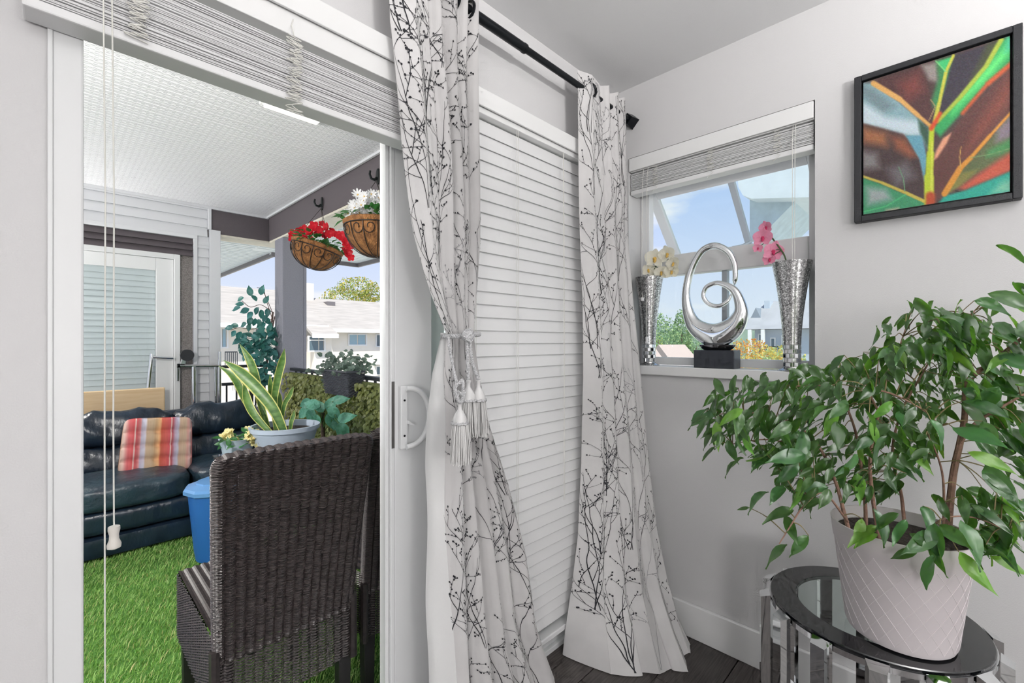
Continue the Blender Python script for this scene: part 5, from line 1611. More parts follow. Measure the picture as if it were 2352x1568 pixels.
# striped tufted cushion
def stripes():
    m, n, l, b = new_mat('striped_cotton')
    tcn = n.new('ShaderNodeTexCoord'); s = n.new('ShaderNodeSeparateXYZ'); l.new(tcn.outputs['Generated'], s.inputs[0])
    r_ = n.new('ShaderNodeValToRGB'); r_.color_ramp.interpolation = 'LINEAR'
    cs = [(0, (206, 172, 150)), (.05, (226, 190, 178)), (.10, (214, 110, 112)), (.17, (222, 96, 98)), (.185, (250, 226, 216)), (.20, (222, 92, 96)), (.255, (224, 150, 150)), (.27, (190, 186, 204)), (.32, (208, 204, 216)), (.34, (196, 168, 140)),
          (.42, (206, 178, 148)), (.47, (232, 196, 152)), (.52, (232, 176, 128)), (.54, (192, 92, 72)), (.62, (206, 96, 90)), (.66, (220, 96, 104)), (.675, (248, 220, 210)), (.69, (214, 88, 96)), (.74, (200, 180, 200)), (.78, (188, 190, 206)), (.80, (190, 160, 136)), (.88, (206, 178, 152)), (.92, (228, 170, 160)), (.95, (236, 196, 190)), (1.0, (222, 150, 150))]
    e_ = r_.color_ramp.elements
    e_[0].position = 0; e_[0].color = lin(*cs[0][1]); e_[1].position = 1; e_[1].color = lin(*cs[-1][1])
    for p, c in cs[1:-1]:
        x = e_.new(p); x.color = lin(*c)
    w = n.new('ShaderNodeTexNoise'); w.inputs['Scale'].default_value = 1.0
    mp_ = n.new('ShaderNodeMapping'); mp_.inputs['Scale'].default_value = (90, 1, 1)
    l.new(tcn.outputs['Generated'], mp_.inputs[0]); l.new(mp_.outputs[0], w.inputs['Vector'])
    mx_ = n.new('ShaderNodeMixRGB'); mx_.blend_type = 'OVERLAY'; mx_.inputs[0].default_value = 0.25
    l.new(s.outputs['X'], r_.inputs[0]); l.new(r_.outputs[0], mx_.inputs[1]); l.new(w.outputs[0], mx_.inputs[2])
    l.new(mx_.outputs[0], b.inputs['Base Color']); b.inputs['Roughness'].default_value = 0.85
    return m
def puffy(w, q):
    X, Z = q.x, q.z
    g = 0.5 + 0.5 * abs(math.sin(2 * math.pi * (X + 1))) * abs(math.sin(2 * math.pi * (Z + 1)))
    tuft = 0.0
    for a in (-.5, 0, .5):
        for b in (-.5, 0, .5):
            tuft = max(tuft, math.exp(-((X - a) ** 2 + (Z - b) ** 2) / 0.012))
    line = max(math.exp(-((Z * 2 - round(Z * 2)) / 2) ** 2 / 0.0012), math.exp(-((X * 2 - round(X * 2)) / 2) ** 2 / 0.0025) * .6)
    if abs(q.y) > .5:
        w.y *= (0.62 + 0.38 * g) * (1 - 0.72 * tuft) * (1 - .42 * line)
    w.x *= 1 + 0.04 * (-q.z) * .8
    return w
cu = MB().pillow((0, 0, 0), (0.385, 0.125, 0.375), 9, 44, puffy).build('cushion', stripes(), None, smooth=180, merge=1e-5)
cu.location = (-1.405, 2.735, zf + 0.560)
cu.rotation_euler = (math.radians(-17), math.radians(4), math.radians(-4))
tag(cu, 'red and beige striped tufted cushion leaning on the leather sofa', 'cushion')

# folded rolling table behind the sofa: wooden top, chrome frame, upturned caster
rt = thing('rolling_table', 'upturned rolling table with pale wood top and chrome legs', 'table', (-1.3, 3.22, ZB))
wood = mat('pale_maple', lin(232, 204, 164), 0.5, col2=lin(222, 190, 146), vscale=4, stretch=(1, 1, 14))
MB().box(-1.80, -1.30, 3.195, 3.212, 0.42, 0.895).build('table_top', wood, rt, smooth=0, bevel=0.008)
def ct(pts, r_=0.0125, nm='chrome_tube'): MB().tube(pts, r_, 10).build(nm, M['chrome'], rt)
yy = 3.25
ct([(-1.42, 3.235, 0.45), (-1.395, yy, 0.9), (-1.375, yy, 1.155)], .014)
ct([(-1.375, yy, 1.13), (-1.24, yy, 1.118)], .011)
ct([(-1.20, yy, 1.055), (-0.92, yy, 1.045)], .0125)
ct([(-1.105, yy, ZB + .01), (-1.105, yy, 1.045)], .017)
ct([(-0.955, yy, 1.04), (-0.948, yy, .5), (-0.945, yy, ZB + .01)], .010)
ct([(-0.925, yy, ZB + .01), (-0.925, yy, 1.165)], .013)
MB().tube([(-1.216, yy, 1.056), (-1.198, yy, 1.056)], .016, 12).build('end_cap', M['black'], rt)
cs_ = MB().hexa([(-1.195, yy - .022, 1.07), (-1.165, yy - .022, 1.07), (-1.165, yy + .022, 1.07), (-1.195, yy + .022, 1.07)], [(-1.172, yy - .022, 1.155), (-1.156, yy - .022, 1.155), (-1.156, yy + .022, 1.155), (-1.172, yy + .022, 1.155)]).build('caster_fork', M['chrome'], rt, smooth=0, merge=1e-6)
MB().tube([(-1.155, yy - .012 - .03, 1.14), (-1.155, yy + .012 - .03, 1.14)], .046, 24).build('caster_wheel', mat('rubber', lin(40, 42, 46), 0.7), rt)

# blue lidded bin
bn = thing('bin', 'blue plastic tub with a lid on the turf', 'bin', (-1.21, 1.965, ZB))
blu = mat('blue_plastic', lin(58, 128, 214), 0.38, trans=0.15, backlit=lin(70, 140, 230))
MB().lathe([(0.105, 0.0), (0.115, 0.004), (0.122, 0.05), (0.15, 0.36), (0.155, 0.405)], (-1.21, 1.965, ZB + .004), 28).build('tub', blu, bn)
MB().lathe([(0.165, 0.392), (0.176, 0.398), (0.176, 0.418), (0.165, 0.43), (0.115, 0.445), (0.11, 0.452), (0.07, 0.455), (0.0, 0.456)], (-1.21, 1.965, ZB + .004), 10).build('lid', mat('pale_blue_plastic', lin(112, 168, 226), 0.35), bn, smooth=20)
MB().lathe([(0.045, 0.4565), (0.05, 0.475), (0.035, 0.49), (0.0, 0.492)], (-1.21, 1.965, ZB + .004), 20).build('lid_knob', mat('slate_plastic', lin(60, 84, 96), 0.4), bn)
for a in (0.5, 2.6, 4.2):
    MB().ball((-1.21 + .10 * math.cos(a), 1.965 + .10 * math.sin(a), ZB + .0), (.015, .015, .012), 10).build('foot', M['black'], bn)

# dining table on the balcony, mostly hidden by the chairs
dt = thing('dining_table', 'black-framed glass balcony table behind the wicker chairs', 'table', (-1.05, 1.02, ZB))
dz = 0.705
MB().box(-1.37, -0.62, 0.83, 1.36, dz - .008, dz).build('glass_top', glass('smoked_glass', (0.55, 0.62, 0.64, 1)), dt, smooth=0, bevel=.002)
MB().box(-1.35, -0.64, 0.85, 0.88, dz - .035, dz - .0085).box(-1.35, -0.64, 1.31, 1.34, dz - .035, dz - .0085).box(-1.35, -1.32, .88, 1.31, dz - .035, dz - .0085).box(-.67, -.64, .88, 1.31, dz - .035, dz - .0085).build('table_frame', M['rail'], dt, smooth=0)
for x in (-1.335, -0.655):
    for y in (0.865, 1.325):
        MB().box(x - .014, x + .014, y - .014, y + .014, ZB + .001, dz - .0355).build('leg', M['rail'], dt, smooth=0)

# snake plant in a pale grey pot on the table
SC_ = px(655, 975, t=2.13)
sn = thing('snake_plant', 'snake plant with yellow-edged leaves in a pale grey pot', 'potted plant', (SC_.x, SC_.y, dz))
ptm = mat('pale_grey_pot', lin(176, 188, 204), 0.45, spec=0.4)
hz_ = SC_.z - dz
MB().lathe([(0.095, 0.0008), (0.105, 0.004), (0.14, hz_ - .03), (0.142, hz_ - .026), (0.142, hz_ - .022), (0.15, hz_ - .02), (0.152, hz_), (0.140, hz_), (0.136, hz_ - .03), (0.0, hz_ - .035)], (SC_.x, SC_.y, dz), 44).build('pot', ptm, sn)
MB().lathe([(0.135, hz_ - .028), (0.0, hz_ - .022)], (SC_.x, SC_.y, dz), 28).build('soil', M['soil'], sn)
gm = mat('snake_green', lin(104, 138, 72), 0.4, col2=lin(50, 88, 46), vscale=26, stretch=(1, 1, 2.6), trans=.15, backlit=lin(130, 180, 60))
ym = mat('snake_margin', lin(204, 202, 122), 0.45, trans=.2, backlit=lin(230, 220, 110))
def c8(x, y): return 480 + x / 3.733, 600 + y / 3.733
def strap(pts, wz, seed, dt_=0.0):
    """leaf along crop points; width wz in crop pixels"""
    P = []
    for i, (x, y) in enumerate(pts):
        P.append(px(*c8(x, y), t=2.13 + dt_ * (1 - i / (len(pts) - 1) * 0.3)))
    P[0] = Vector((SC_.x + (P[0].x - SC_.x) * .8, SC_.y + (P[0].y - SC_.y) * .8, SC_.z - 0.045))
    Q = [Vector(p) for p in spline(P, 7)]
    k = len(Q)
    hw = 0.72 * wz / 2 / 3.733 * 2.13 / FPX
    r_ = random.Random(seed)
    mb = MB()
    tw = r_.uniform(-.5, .5)
    vv = []
    for i, p in enumerate(Q):
        t = i / (k - 1)
        d = (Q[min(i + 1, k - 1)] - Q[max(i - 1, 0)]).normalized()
        view = (CAM - p).normalized()
        s = d.cross(view).normalized()
        nrm = s.cross(d)
        s = (s * math.cos(tw * t) + nrm * math.sin(tw * t))
        nrm = s.cross(d)
        w = hw * (0.62 + 0.5 * math.sin(min(1, t * 1.15) * 2.3)) * (1 if t < .72 else max(0.02, 1 - ((t - .72) / .28) ** 1.6))
        for a in (-1, -.8, -.35, 0, .35, .8, 1):
            vv.append(p + s * (a * w) + nrm * (0.28 * w * (a * a - .4)))
    fs, ms = [], []
    for i in range(k - 1):
        for j in range(6):
            fs.append((i * 7 + j, i * 7 + j + 1, i * 7 + 8 + j, i * 7 + 7 + j)); ms.append(1 if j in (0, 5) else 0)
    mb.v = [tuple(p) for p in vv]; mb.f = fs; mb.m = ms
    mb.build('leaf', [gm, ym], sn, smooth=180)
for k, (pts_, wz, dd) in enumerate((
        ([(660, 1440), (560, 1280), (430, 1110), (280, 960), (125, 848)], 125, -.06), ([(505, 1445), (400, 1330), (310, 1180), (210, 990), (80, 895)], 80, .02),
        ([(480, 1420), (440, 1200), (400, 1000), (350, 850), (262, 705)], 88, .05), ([(560, 1440), (560, 1200), (590, 1000), (625, 860), (648, 748)], 78, .0),
        ([(520, 1445), (400, 1330), (330, 1200), (297, 1030)], 84, -.03), ([(600, 1400), (640, 1250), (690, 1150), (726, 1070)], 50, -.02),
        ([(700, 1440), (705, 1380), (722, 1330), (732, 1275)], 46, -.04), ([(560, 1430), (545, 1250), (530, 1100), (522, 970)], 60, .06),
        ([(590, 1440), (610, 1280), (600, 1180), (588, 1095)], 62, .04), ([(470, 1430), (470, 1300), (440, 1200), (418, 1120)], 56, .06),
        ([(640, 1440), (620, 1340), (655, 1220), (668, 1130)], 44, .05))):
    strap(pts_, wz, k, dd)

# small pot of yellow flowers beside it
yp = px(545, 1030, t=2.05)
yf_ = thing('flower_pot', 'small pot of pale yellow flowers beside the snake plant', 'potted plant', (yp.x, yp.y, dz))
MB().lathe([(0.05, 0.0008), (0.07, 0.10), (0.074, 0.105), (0.068, 0.105), (0.06, 0.08), (0, .08)], (yp.x, yp.y, dz), 24).build('pot', ptm, yf_)
YLM = [leaf_mesh(70 + k, bleaf, 0.25, 0.2, 0.3) for k in range(2)]
ylf = flower_mesh(5, 0.45, mat('cream_petal', lin(238, 228, 170), 0.6, trans=.25, backlit=lin(240, 230, 160)), yel, 0.4)
r = random.Random(77)
scatter_leaves(yf_, YLM, [frame_mat(Vector((yp.x + r.uniform(-.07, .07), yp.y + r.uniform(-.07, .07), dz + r.uniform(.07, .12))), Vector((r.uniform(-1, 1), r.uniform(-1, 1), r.uniform(.1, 1))), Vector((-.4, -.4, 1))) @ Matrix.Scale(r.uniform(.03, .05), 4) for k in range(45)])
for k in range(80):
    cu_, cv_ = ((527, 1003), (575, 1000), (540, 1018), (585, 1012))[k % 4]
    p = px(cu_ + r.gauss(0, 6), cv_ + r.gauss(0, 8), t=2.05 + r.uniform(-.03, .03))
    place(ylf, 'flower', yf_, frame_mat(p, Vector((r.uniform(-1, 1), r.uniform(-1, 1), .2)), (CAM - p).normalized() + Vector((r.uniform(-.6, .6), r.uniform(-.6, .6), .3))) @ Matrix.Scale(r.uniform(.012, .019), 4))

# blue-green artificial tree behind the sofa
teal = mat('teal_leaf', lin(66, 128, 120), 0.42, col2=lin(44, 98, 98), vscale=6, objvar=0.3, hue=0.02, trans=.12, backlit=lin(110, 190, 180))
TLM = [leaf_mesh(90 + k, teal, 0.27, 0.16, 0.2) for k in range(4)]
tt = thing('artificial_tree', 'blue-green leafy artificial tree beside the grey post', 'tree', (-0.66, 3.2, ZB))
pole = mat('brown_cane', lin(112, 88, 80), 0.7)
TY_ = 3.2
q0 = px(627, 716, Y=TY_)
MB().tube([(-0.625, TY_ + .005, 0.12), (-0.60, TY_, 0.8), (q0.x, TY_, q0.z)], 0.008, 8).build('trunk', pole, tt)
MB().tube([(-0.64, TY_ + .02, 0.12), (-0.60, TY_ + .02, 0.9), (q0.x + .02, TY_ + .02, q0.z - .04)], 0.006, 8).build('trunk', pole, tt)
MB().lathe([(0.036, 0.0), (0.044, 0.2), (0.046, 0.2), (0.042, 0.17), (0, .165)], (-0.63, TY_ + .012, ZB + .001), 20).build('pot', M['rail'], tt)
for pts_ in ([(627, 718), (600, 700), (575, 705), (555, 690)], [(627, 720), (604, 668), (590, 660)], [(628, 730), (585, 755), (550, 752), (530, 758)], [(630, 800), (590, 780), (560, 775)], [(628, 740), (612, 690), (606, 662)]):
    MB().tube([tuple(q) for q in spline([px(u, v, Y=TY_ - .02) for u, v in pts_], 5)], 0.0028, 5).build('branch', pole, tt)
single = [(553, 686, 200), (552, 698, 175), (575, 672, 110), (600, 670, 80), (545, 708, 190), (565, 712, 200), (575, 722, 230), (600, 718, 280), (590, 712, 240), (615, 715, 260), (608, 730, 240), (575, 735, 250), (595, 740, 280), (560, 745, 200), (585, 738, 265), (603, 745, 210), (540, 748, 165), (528, 752, 185), (537, 765, 230), (550, 768, 240), (572, 750, 250), (560, 772, 280), (614, 735, 300), (610, 690, 60), (585, 685, 120)]
items = []
r = random.Random(13)
V_ = Vector((ST, -CT, 0))
for (u, v, an) in single:
    p = px(u, v, Y=TY_ - r.uniform(0, .1))
    a = math.radians(an)
    d = V_ * math.cos(a) + Vector((0, 0, 1)) * math.sin(a) + Vector((0, r.uniform(-.4, .4), 0))
    items.append(frame_mat(p - d.normalized() * .03, d, (CAM - p).normalized() + Vector((r.uniform(-.5, .5), 0, r.uniform(0, .6)))) @ Matrix.Scale(r.uniform(.078, .102), 4))
poly = [(545, 775), (575, 765), (605, 750), (636, 745), (640, 885), (600, 880), (575, 860), (590, 830), (560, 810)]
k = 0
while k < 170:
    u, v = r.uniform(540, 640), r.uniform(745, 885)
    if not inside((u, v), poly): continue
    p = px(u, v, Y=TY_ - r.uniform(-.02, .16))
    d = Vector((r.uniform(-1, 1), r.uniform(-1, .4), r.uniform(-1, .4)))
    items.append(frame_mat(p, d, (CAM - p).normalized() + Vector((r.uniform(-.7, .7), 0, r.uniform(0, .8)))) @ Matrix.Scale(r.uniform(.062, .09), 4))
    k += 1
scatter_leaves(tt, TLM, items)

# low blue-green plant by the railing
lp_ = thing('artificial_plant', 'low artificial plant with large teal leaves in front of the ivy screen', 'plant', (-0.64, 2.0, ZB))
MB().lathe([(0.09, 0.0), (0.12, 0.24), (0.125, 0.24), (0.11, 0.2), (0, .195)], (-0.69, 2.0, ZB + .001), 24).build('pot', M['rail'], lp_)
a_, b_ = px(742, 1040, X=-0.64), px(742, 948, X=-0.64)
MB().tube([(-0.68, 2.0, 0.15), a_, b_], 0.014, 8).build('moss_pole', mat('moss_pole', lin(76, 62, 54), 0.9, var=.4, vscale=50), lp_)
big = [(705, 925, 200), (722, 930, 160), (780, 918, 15), (765, 945, 320), (715, 950, 240), (775, 975, 330), (785, 985, 300), (758, 930, 60), (735, 935, 120), (700, 945, 215), (760, 960, 290), (790, 960, 20), (725, 965, 260)]
TL2 = [leaf_mesh(120 + k, mat('teal_pale_leaf', lin(112, 172, 156), 0.45, col2=lin(76, 142, 112), vscale=8, objvar=.25, trans=.2, backlit=lin(130, 210, 170)), 0.30, 0.15, 0.3) for k in range(3)]
its = []
for (u, v, an) in big:
    p = px(u, v, X=-0.66 - r.uniform(0, .06))
    a = math.radians(an)
    d = V_ * math.cos(a) + Vector((0, 0, 1)) * math.sin(a)
    its.append(frame_mat(p - d * .04, d, (CAM - p).normalized() + Vector((0, 0, r.uniform(.2, .8)))) @ Matrix.Scale(r.uniform(.095, .13), 4))
    MB().tube([b_ + Vector((0, 0, -.1)), (b_ + p) / 2 + Vector((0, 0, .03)), p - d * .04], 0.0025, 5).build('leaf_stalk', gm, lp_)
scatter_leaves(lp_, TL2, its)

# green box with a yellow hose, seen between the chairs
gb = px(808, 1262, Z=ZB)
gx, gy_ = gb.x - .09, gb.y + .15
g_ = thing('storage_box', 'green plastic box with a yellow hose seen between the wicker chairs', 'box', (gx, gy_, ZB))
grn = mat('green_plastic', lin(112, 196, 112), 0.4)
MB().hexa([(gx - .16, gy_ - .12, ZB + .002), (gx + .16, gy_ - .12, ZB + .002), (gx + .16, gy_ + .12, ZB + .002), (gx - .16, gy_ + .12, ZB + .002)], [(gx - .18, gy_ - .14, .23), (gx + .18, gy_ - .14, .23), (gx + .18, gy_ + .14, .23), (gx - .18, gy_ + .14, .23)]).build('body', grn, g_, smooth=0, bevel=.01)
MB().box(gx - .19, gx + .19, gy_ - .15, gy_ + .15, .231, .25).build('lid', grn, g_, smooth=0, bevel=.005)
MB().tube([(gx + .09 * math.cos(a), gy_ - .02, .345 + .09 * math.sin(a)) for a in np.linspace(0, 6.283, 24, endpoint=False)], .006, 8, closed=True).build('hose', mat('yellow_hose', lin(214, 196, 70), .4), g_)

# ================================================================== beyond the balcony
M['facade'] = mat('pale_facade', lin(240, 233, 222), 0.8, var=.03, vscale=2)
M['roofp'] = mat('pale_shingles', lin(182, 176, 168), 0.9, var=.12, vscale=1.2, stretch=(1, 4, 4), detail=8, bump=.3, bscale=12)
M['dglass'] = mat('window_dark_glass', lin(96, 116, 128), 0.08, spec=.6)
M['bglass'] = mat('window_blue_glass', lin(150, 180, 196), 0.08, spec=.6)
FY = 22.0
GZ = -5.5
gr = struct(MB().box(-60, 120, 6, 160, GZ - .5, GZ).box(4, 120, -60, 6, GZ - .5, GZ).build('ground', mat('ground', lin(196, 194, 180), 0.95, var=.12, vscale=.3), smooth=0))
nb = thing('apartment_building', 'pale two-storey apartment building with light shingle roofs across the courtyard', 'building', (6, FY + 4, GZ))
xl, xr_ = px(460, 784, Y=FY).x, px(960, 784, Y=FY).x
def FP(u, v, y=FY): return px(u, v, Y=y)
xm = FP(752, 760).x
MB().box(xl - 6, xr_ + 8, FY, FY + 8, GZ + .001, 1.95).build('facade_wall', M['facade'], nb, smooth=0)
MB().box(FP(700, 0).x, xm - .3, FY - 1.2, FY - .001, GZ + .001, 1.5).build('bay_wall', M['facade'], nb, smooth=0)
def roof(x0, x1, ye, yr, ze, zr, nm='roof'):
    d = 0.14
    o = MB().add([(x0, ye, ze), (x1, ye, ze), (x1, yr, zr), (x0, yr, zr), (x0, ye, ze + d), (x1, ye, ze + d), (x1, yr, zr + d), (x0, yr, zr + d)], [(0, 3, 2, 1), (4, 5, 6, 7), (0, 1, 5, 4), (1, 2, 6, 5), (2, 3, 7, 6), (3, 0, 4, 7)]).build(nm, M['roofp'], nb, smooth=0)
    MB().box(x0, x1, ye - .09, ye - .002, ze - .06, ze + .14).build('gutter', M['trim'], o, smooth=0)
    return o
roof(xl - 6, xm - .3, FY - .8, FY + 4, 1.92, 4.0)
roof(xm - .1, xr_ + 8, FY - .5, FY + 4.5, 1.78, 3.75)
roof(FP(700, 0).x - .3, xm - .2, FY - 1.7, FY - .85, 1.48, 1.88, 'bay_roof')
MB().box(FP(765, 0).x, FP(790, 0).x, FY + 4, FY + 4.8, 3.6, 4.7).build('chimney', M['facade'], nb, smooth=0)
MB().box(FP(752, 0, FY + 3.2).x, FP(770, 0, FY + 3.2).x, FY + 3.2, FY + 3.8, 3.3, 3.62).build('roof_vent', M['fascia'], nb, smooth=0)
def win(u0, v0, u1, v1, m, y=FY, split=(0.5,), bar=None):
    a, b = FP(u0, v1, y), FP(u1, v0, y)
    f = .07
    o = MB().box(a.x, b.x, y - .05, y - .004, b.z - f, b.z).box(a.x, b.x, y - .05, y - .004, a.z, a.z + f).box(a.x, a.x + f, y - .05, y - .004, a.z + f, b.z - f).box(b.x - f, b.x, y - .05, y - .004, a.z + f, b.z - f).build('window', M['trim'], nb, smooth=0)
    xs = [a.x + f] + [a.x + (b.x - a.x) * s for s in split] + [b.x - f]
    for i in range(len(xs) - 1):
        MB().box(xs[i] + .03, xs[i + 1] - .03, y - .03, y - .012, a.z + f, b.z - f).build('pane', m[i % len(m)], o, smooth=0)
    if bar: MB().box(a.x, b.x, y - .045, y - .01, a.z + (b.z - a.z) * bar - .03, a.z + (b.z - a.z) * bar + .03).build('glazing_bar', M['trim'], o, smooth=0)
win(706, 771, 747, 808, [M['dglass']], FY - 1.2, (.62,), .72)
win(799, 766, 842, 794, [M['bglass'], M['bglass']])
win(862, 767, 905, 797, [M['dglass'], M['bglass']])
win(862, 838, 900, 862, [M['dglass'], M['bglass']])
win(583, 752, 606, 768, [M['dglass']], FY, ())
win(505, 752, 524, 800, [M['bglass']], FY, ())
a, b = FP(861, 826), FP(960, 798)
bal = MB().box(a.x, b.x, FY - .9, FY - .85, a.z, b.z).build('balcony_panel', mat('grey_panel', lin(176, 174, 176), .6), nb, smooth=0)
MB().box(a.x - .1, b.x, FY - .9, FY - .001, a.z - .25, a.z - .02).build('balcony_slab', M['trim'], nb, smooth=0)
a, b = FP(507, 838), FP(535, 806)
br = MB().box(a.x, b.x, FY - .7, FY - .66, b.z - .05, b.z).build('balcony_rail', M['rail'], nb, smooth=0)
for k in range(7):
    x = a.x + (b.x - a.x) * k / 6.2
    MB().box(x, x + .03, FY - .69, FY - .67, a.z, b.z - .051).build('baluster', M['rail'], br, smooth=0)

def tree(name, label, base, H, crown, n, lmats, size, seed, group, holes=0.0, cat='tree'):
    """trunk plus a crown of many leaf faces; crown = list of (centre offset, radii)"""
    r_ = np.random.RandomState(seed)
    o = thing(name, label, cat, base, group)
    bx, by, bz = base
    MB().tube([(bx, by, bz), (bx + .1, by, bz + H * .45), (bx, by, bz + H * .85)], [H * .022, H * .015, H * .006], 7).build('trunk', mat('bark', lin(112, 98, 84), .9), o)
    mb = MB()
    tot = sum(c[1][0] * c[1][2] for c in crown)
    for c, rad in crown:
        m = int(n * rad[0] * rad[2] / tot)
        u = r_.normal(size=(m, 3)); u /= np.linalg.norm(u, axis=1)[:, None]
        P = np.array(base) + np.array(c) + u * np.array(rad) * (r_.uniform(.35, 1, (m, 1)) ** .5)
        A = r_.normal(size=(m, 3)); A /= np.linalg.norm(A, axis=1)[:, None]
        B = np.cross(A, r_.normal(size=(m, 3))); B /= np.linalg.norm(B, axis=1)[:, None]
        s = size * r_.uniform(.6, 1.3, (m, 1))
        q = np.stack([P - A * s, P + B * s * .6, P + A * s, P - B * s * .6], 1).reshape(-1, 3)
        b0 = len(mb.v)
        mb.v.extend(map(tuple, q)); mb.f.extend([(b0 + 4 * i, b0 + 4 * i + 1, b0 + 4 * i + 2, b0 + 4 * i + 3) for i in range(m)])
        mb.m.extend(list(r_.randint(0, len(lmats), m)))
    mb.build('crown', lmats, o, smooth=0, kind='stuff')
    return o
def lf(nm, c, bl=None): return mat(nm, lin(*c), .7, var=.2, vscale=2, trans=.35, backlit=lin(*(bl or c)))
yg = [lf('leaf_yellow_green', (176, 186, 92)), lf('leaf_olive', (128, 150, 74)), lf('leaf_gold', (206, 186, 96))]
p = px(812, 690, t=40)
tree('deciduous_tree', 'tall yellow-green tree rising behind the apartment roof', (p.x, p.y, GZ), 12, [((-.6, 0, 10.2), (2.4, 2, 1.5)), ((1.2, 0, 10.0), (1.6, 1.6, 1.3)), ((0.2, 0, 11.6), (1.8, 1.6, 1.0)), ((1.8, 0, 11.2), (1.0, 1, 1.1)), ((-1.8, 0, 9.4), (1.4, 1.4, 1.0))], 4200, yg, .10, 4, 'trees beyond the buildings')

# seen through the small window: house with grey roof, hedges, trees, hill
hs = thing('house', 'grey-roofed house with dormer chimney seen through the small window', 'house', (24, 6.5, GZ))
rgm = mat('grey_shingles', lin(168, 168, 172), 0.9, var=.08, vscale=1.5, bump=.2, bscale=10)
hw = mat('house_siding', lin(190, 200, 212), 0.8)
HX = 24.0
def hp(u, v, x=HX): return px(u, v, X=x)
e0, e1 = hp(1722, 756), hp(1880, 757)
apex = hp(1762, 692, HX + 3); apex2 = hp(1850, 692, HX + 3)
zbk = e0.z
MB().add([(HX, e0.y + .6, zbk), (HX, e1.y - 2, zbk), tuple(apex2 + Vector((0, -2, 0))), tuple(apex), (HX + 6, e0.y + .6, zbk), (HX + 6, e1.y - 2, zbk)],
         [(0, 1, 2, 3), (4, 3, 2, 5), (0, 3, 4), (1, 5, 2), (0, 4, 5, 1)]).build('roof', rgm, hs, smooth=0)
MB().box(HX + .5, HX + 5.6, e1.y - 1.8, e0.y - .1, GZ + .001, zbk - .02).build('wall', hw, hs, smooth=0)
a = hp(1755, 725, HX + 2.2); b = hp(1768, 692, HX + 2.2)
MB().box(HX + 2.2, HX + 3.0, b.y, a.y, a.z - .6, b.z + .05).build('chimney', hw, hs, smooth=0)
a, b = hp(1725, 727, HX + 1.4), hp(1752, 712, HX + 1.4)
dm = MB().add([(HX + 1.2, a.y, a.z - .2), (HX + 1.2, b.y, a.z - .2), (HX + 1.2, (a.y + b.y) / 2, b.z + .15), (HX + 3.4, a.y, a.z - .2), (HX + 3.4, b.y, a.z - .2), (HX + 3.4, (a.y + b.y) / 2, b.z + .15)], [(0, 1, 2), (3, 5, 4), (0, 2, 5, 3), (1, 4, 5, 2), (0, 3, 4, 1)]).build('dormer', mat('dormer_grey', lin(140, 148, 158), .8), hs, smooth=0)
for (u0, v0, u1, v1) in ((1742, 766, 1752, 784), (1795, 770, 1815, 812), (1770, 775, 1782, 812)):
    a, b = hp(u0, v1, HX + .5), hp(u1, v0, HX + .5)
    w_ = MB().box(HX + .42, HX + .498, b.y, a.y, a.z, b.z).build('window', M['trim'], hs, smooth=0)
    MB().box(HX + .40, HX + .4195, b.y + .06, a.y - .06, a.z + .06, b.z - .06).build('pane', M['dglass'], w_, smooth=0)
a, b = hp(1748, 815, HX + .2), hp(1820, 795, HX + .2)
rl = MB().box(HX - .05, HX, b.y, a.y, b.z - .06, b.z).build('porch_rail', M['rail'], hs, smooth=0)
for k in range(14):
    y = b.y + (a.y - b.y) * k / 13.3
    MB().box(HX - .04, HX - .01, y, y + .04, a.z, b.z - .061).build('baluster', M['rail'], rl, smooth=0)
for u in (1722, 1752):
    p = hp(u, 784, HX)
    MB().box(HX - .06, HX + .1, p.y - .08, p.y + .08, GZ + .001, zbk - .021).build('porch_post', M['trim'], hs, smooth=0)
org = [lf('leaf_orange', (226, 150, 74)), lf('leaf_amber', (232, 186, 96)), lf('leaf_yellowish', (214, 196, 104))]
grn_ = [lf('leaf_green', (146, 176, 128)), lf('leaf_mid_green', (118, 150, 112)), lf('leaf_pale_green', (180, 200, 144))]  # greens made paler, so the leaf colour carries the distance haze
r = random.Random(91)
for k, (u, v, t, wr_, m, lab) in enumerate(((1722, 800, 20, 1.0, org, 'orange autumn shrub left of the grey house'), (1760, 822, 16.5, .8, [org[1], org[2], grn_[2]], 'amber shrub in front of the grey house porch'), (1800, 826, 13.5, .7, [org[2], grn_[2]], 'yellow-green shrub below the right vase'))):
    p = px(u, v, t=t)
    tree('shrub', lab, (p.x, p.y, GZ), p.z - GZ + .4, [((0, 0, p.z - GZ - .3), (wr_, wr_, .75)), ((.2, -.5, p.z - GZ - 1.2), (wr_ * 1.3, wr_ * 1.3, 1.1))], 3200, m, .055, 60 + k, 'autumn shrubs by the house', cat='shrub')
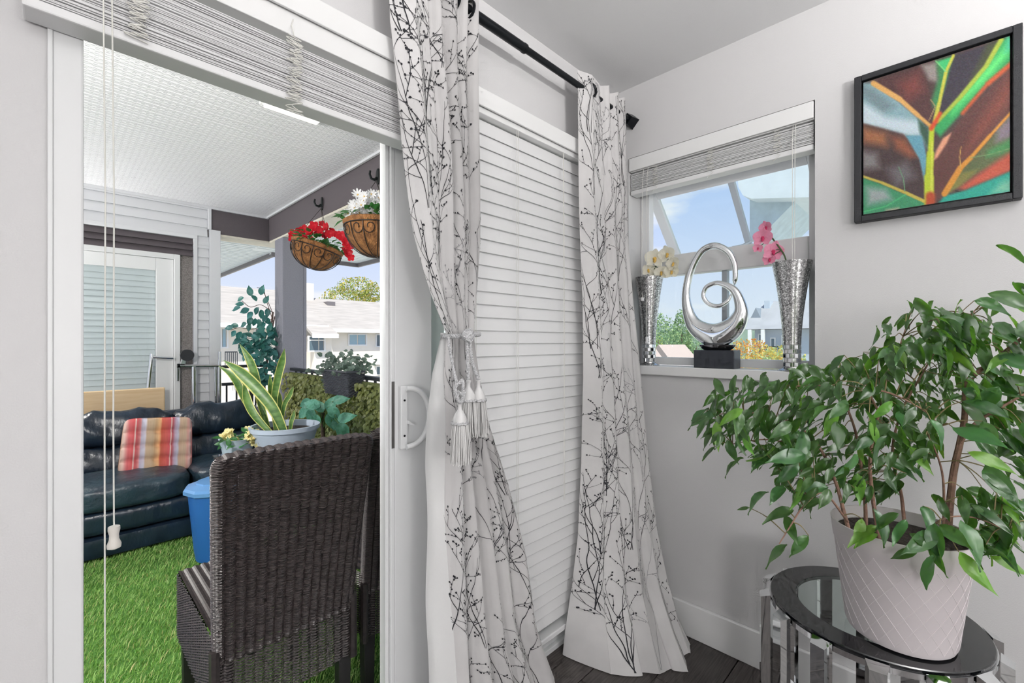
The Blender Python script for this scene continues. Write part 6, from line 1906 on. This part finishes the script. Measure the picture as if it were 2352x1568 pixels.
for k, (u, v, t, wr_, h2, lab) in enumerate(((1512, 790, 31, 1.5, 2.2, 'rounded green tree left of the sculpture'), (1566, 780, 37, .8, 2.6, 'narrow dark green poplar beside the sculpture'), (1545, 800, 43, 1.5, 2.0, 'low green tree between the poplar and the rounded tree'), (1600, 800, 50, 2.0, 2.0, 'green tree behind the sculpture bowl'), (1490, 815, 36, 1.4, 2.0, 'pale green tree behind the left vase'))):
    p = px(u, v, t=t)
    tree('garden_tree', lab, (p.x, p.y, GZ), p.z - GZ + h2 * .7, [((0, 0, p.z - GZ), (wr_, wr_, h2)), ((.3, -.4, p.z - GZ - h2), (wr_ * 1.2, wr_ * 1.2, h2))], 5200, grn_ if k != 4 else [grn_[2], yg[0]], .085, 80 + k, 'trees seen through the small window')
for k, (u0, u1, v, t) in enumerate(((1535, 1600, 808, 22), (1500, 1532, 820, 19))):
    p, q = px(u0, v, t=t), px(u1, v, t=t)
    h = thing('cottage', ('white low building among the trees behind the sculpture', 'white low building behind the left vase')[k], 'house', ((p.x + q.x) / 2, (p.y + q.y) / 2, GZ))
    ax_ = (q - p); ax_.z = 0; L_ = ax_.length; ax_.normalize(); nn = Vector((ax_.y, -ax_.x, 0))
    nn = nn if nn.dot(p - CAM) > 0 else -nn
    c0 = [p, q, q + nn * 3, p + nn * 3]
    MB().hexa([(c.x, c.y, GZ + .001) for c in c0], [(c.x, c.y, p.z - .3) for c in c0]).build('wall', M['trim'], h, smooth=0, merge=1e-6)
    m1, m2 = (c0[0] + c0[3]) / 2, (c0[1] + c0[2]) / 2
    rr = [(c.x, c.y, p.z - .29) for c in c0] + [(m1.x, m1.y, p.z + .35), (m2.x, m2.y, p.z + .35)]
    MB().add(rr, [(0, 1, 5, 4), (3, 4, 5, 2), (0, 4, 3), (1, 2, 5), (0, 3, 2, 1)]).build('roof', mat('rust_roof', lin(196, 176, 168), .9), h, smooth=0)
hl = MB()
rr = np.random.RandomState(3)
prev = None
hgt = []
for i in range(60):
    u = 1380 + i * 10
    p = px(u, 748 + 8 * math.sin(i * .5) + 4 * math.sin(i * 1.7), t=110)
    hgt.append(p)
vs = [tuple(p) for p in hgt] + [(p.x, p.y, GZ) for p in hgt] + [(p.x + 30, p.y + 18, GZ) for p in hgt]
n_ = len(hgt)
hl.add(vs, [(i, i + 1, n_ + i + 1, n_ + i) for i in range(n_ - 1)] + [(i, 2 * n_ + i, 2 * n_ + i + 1, i + 1) for i in range(n_ - 1)])
tag(hl.build('wooded_hill', mat('far_woods', lin(128, 146, 134), .95, var=.2, vscale=.25), None, smooth=0), kind='structure')
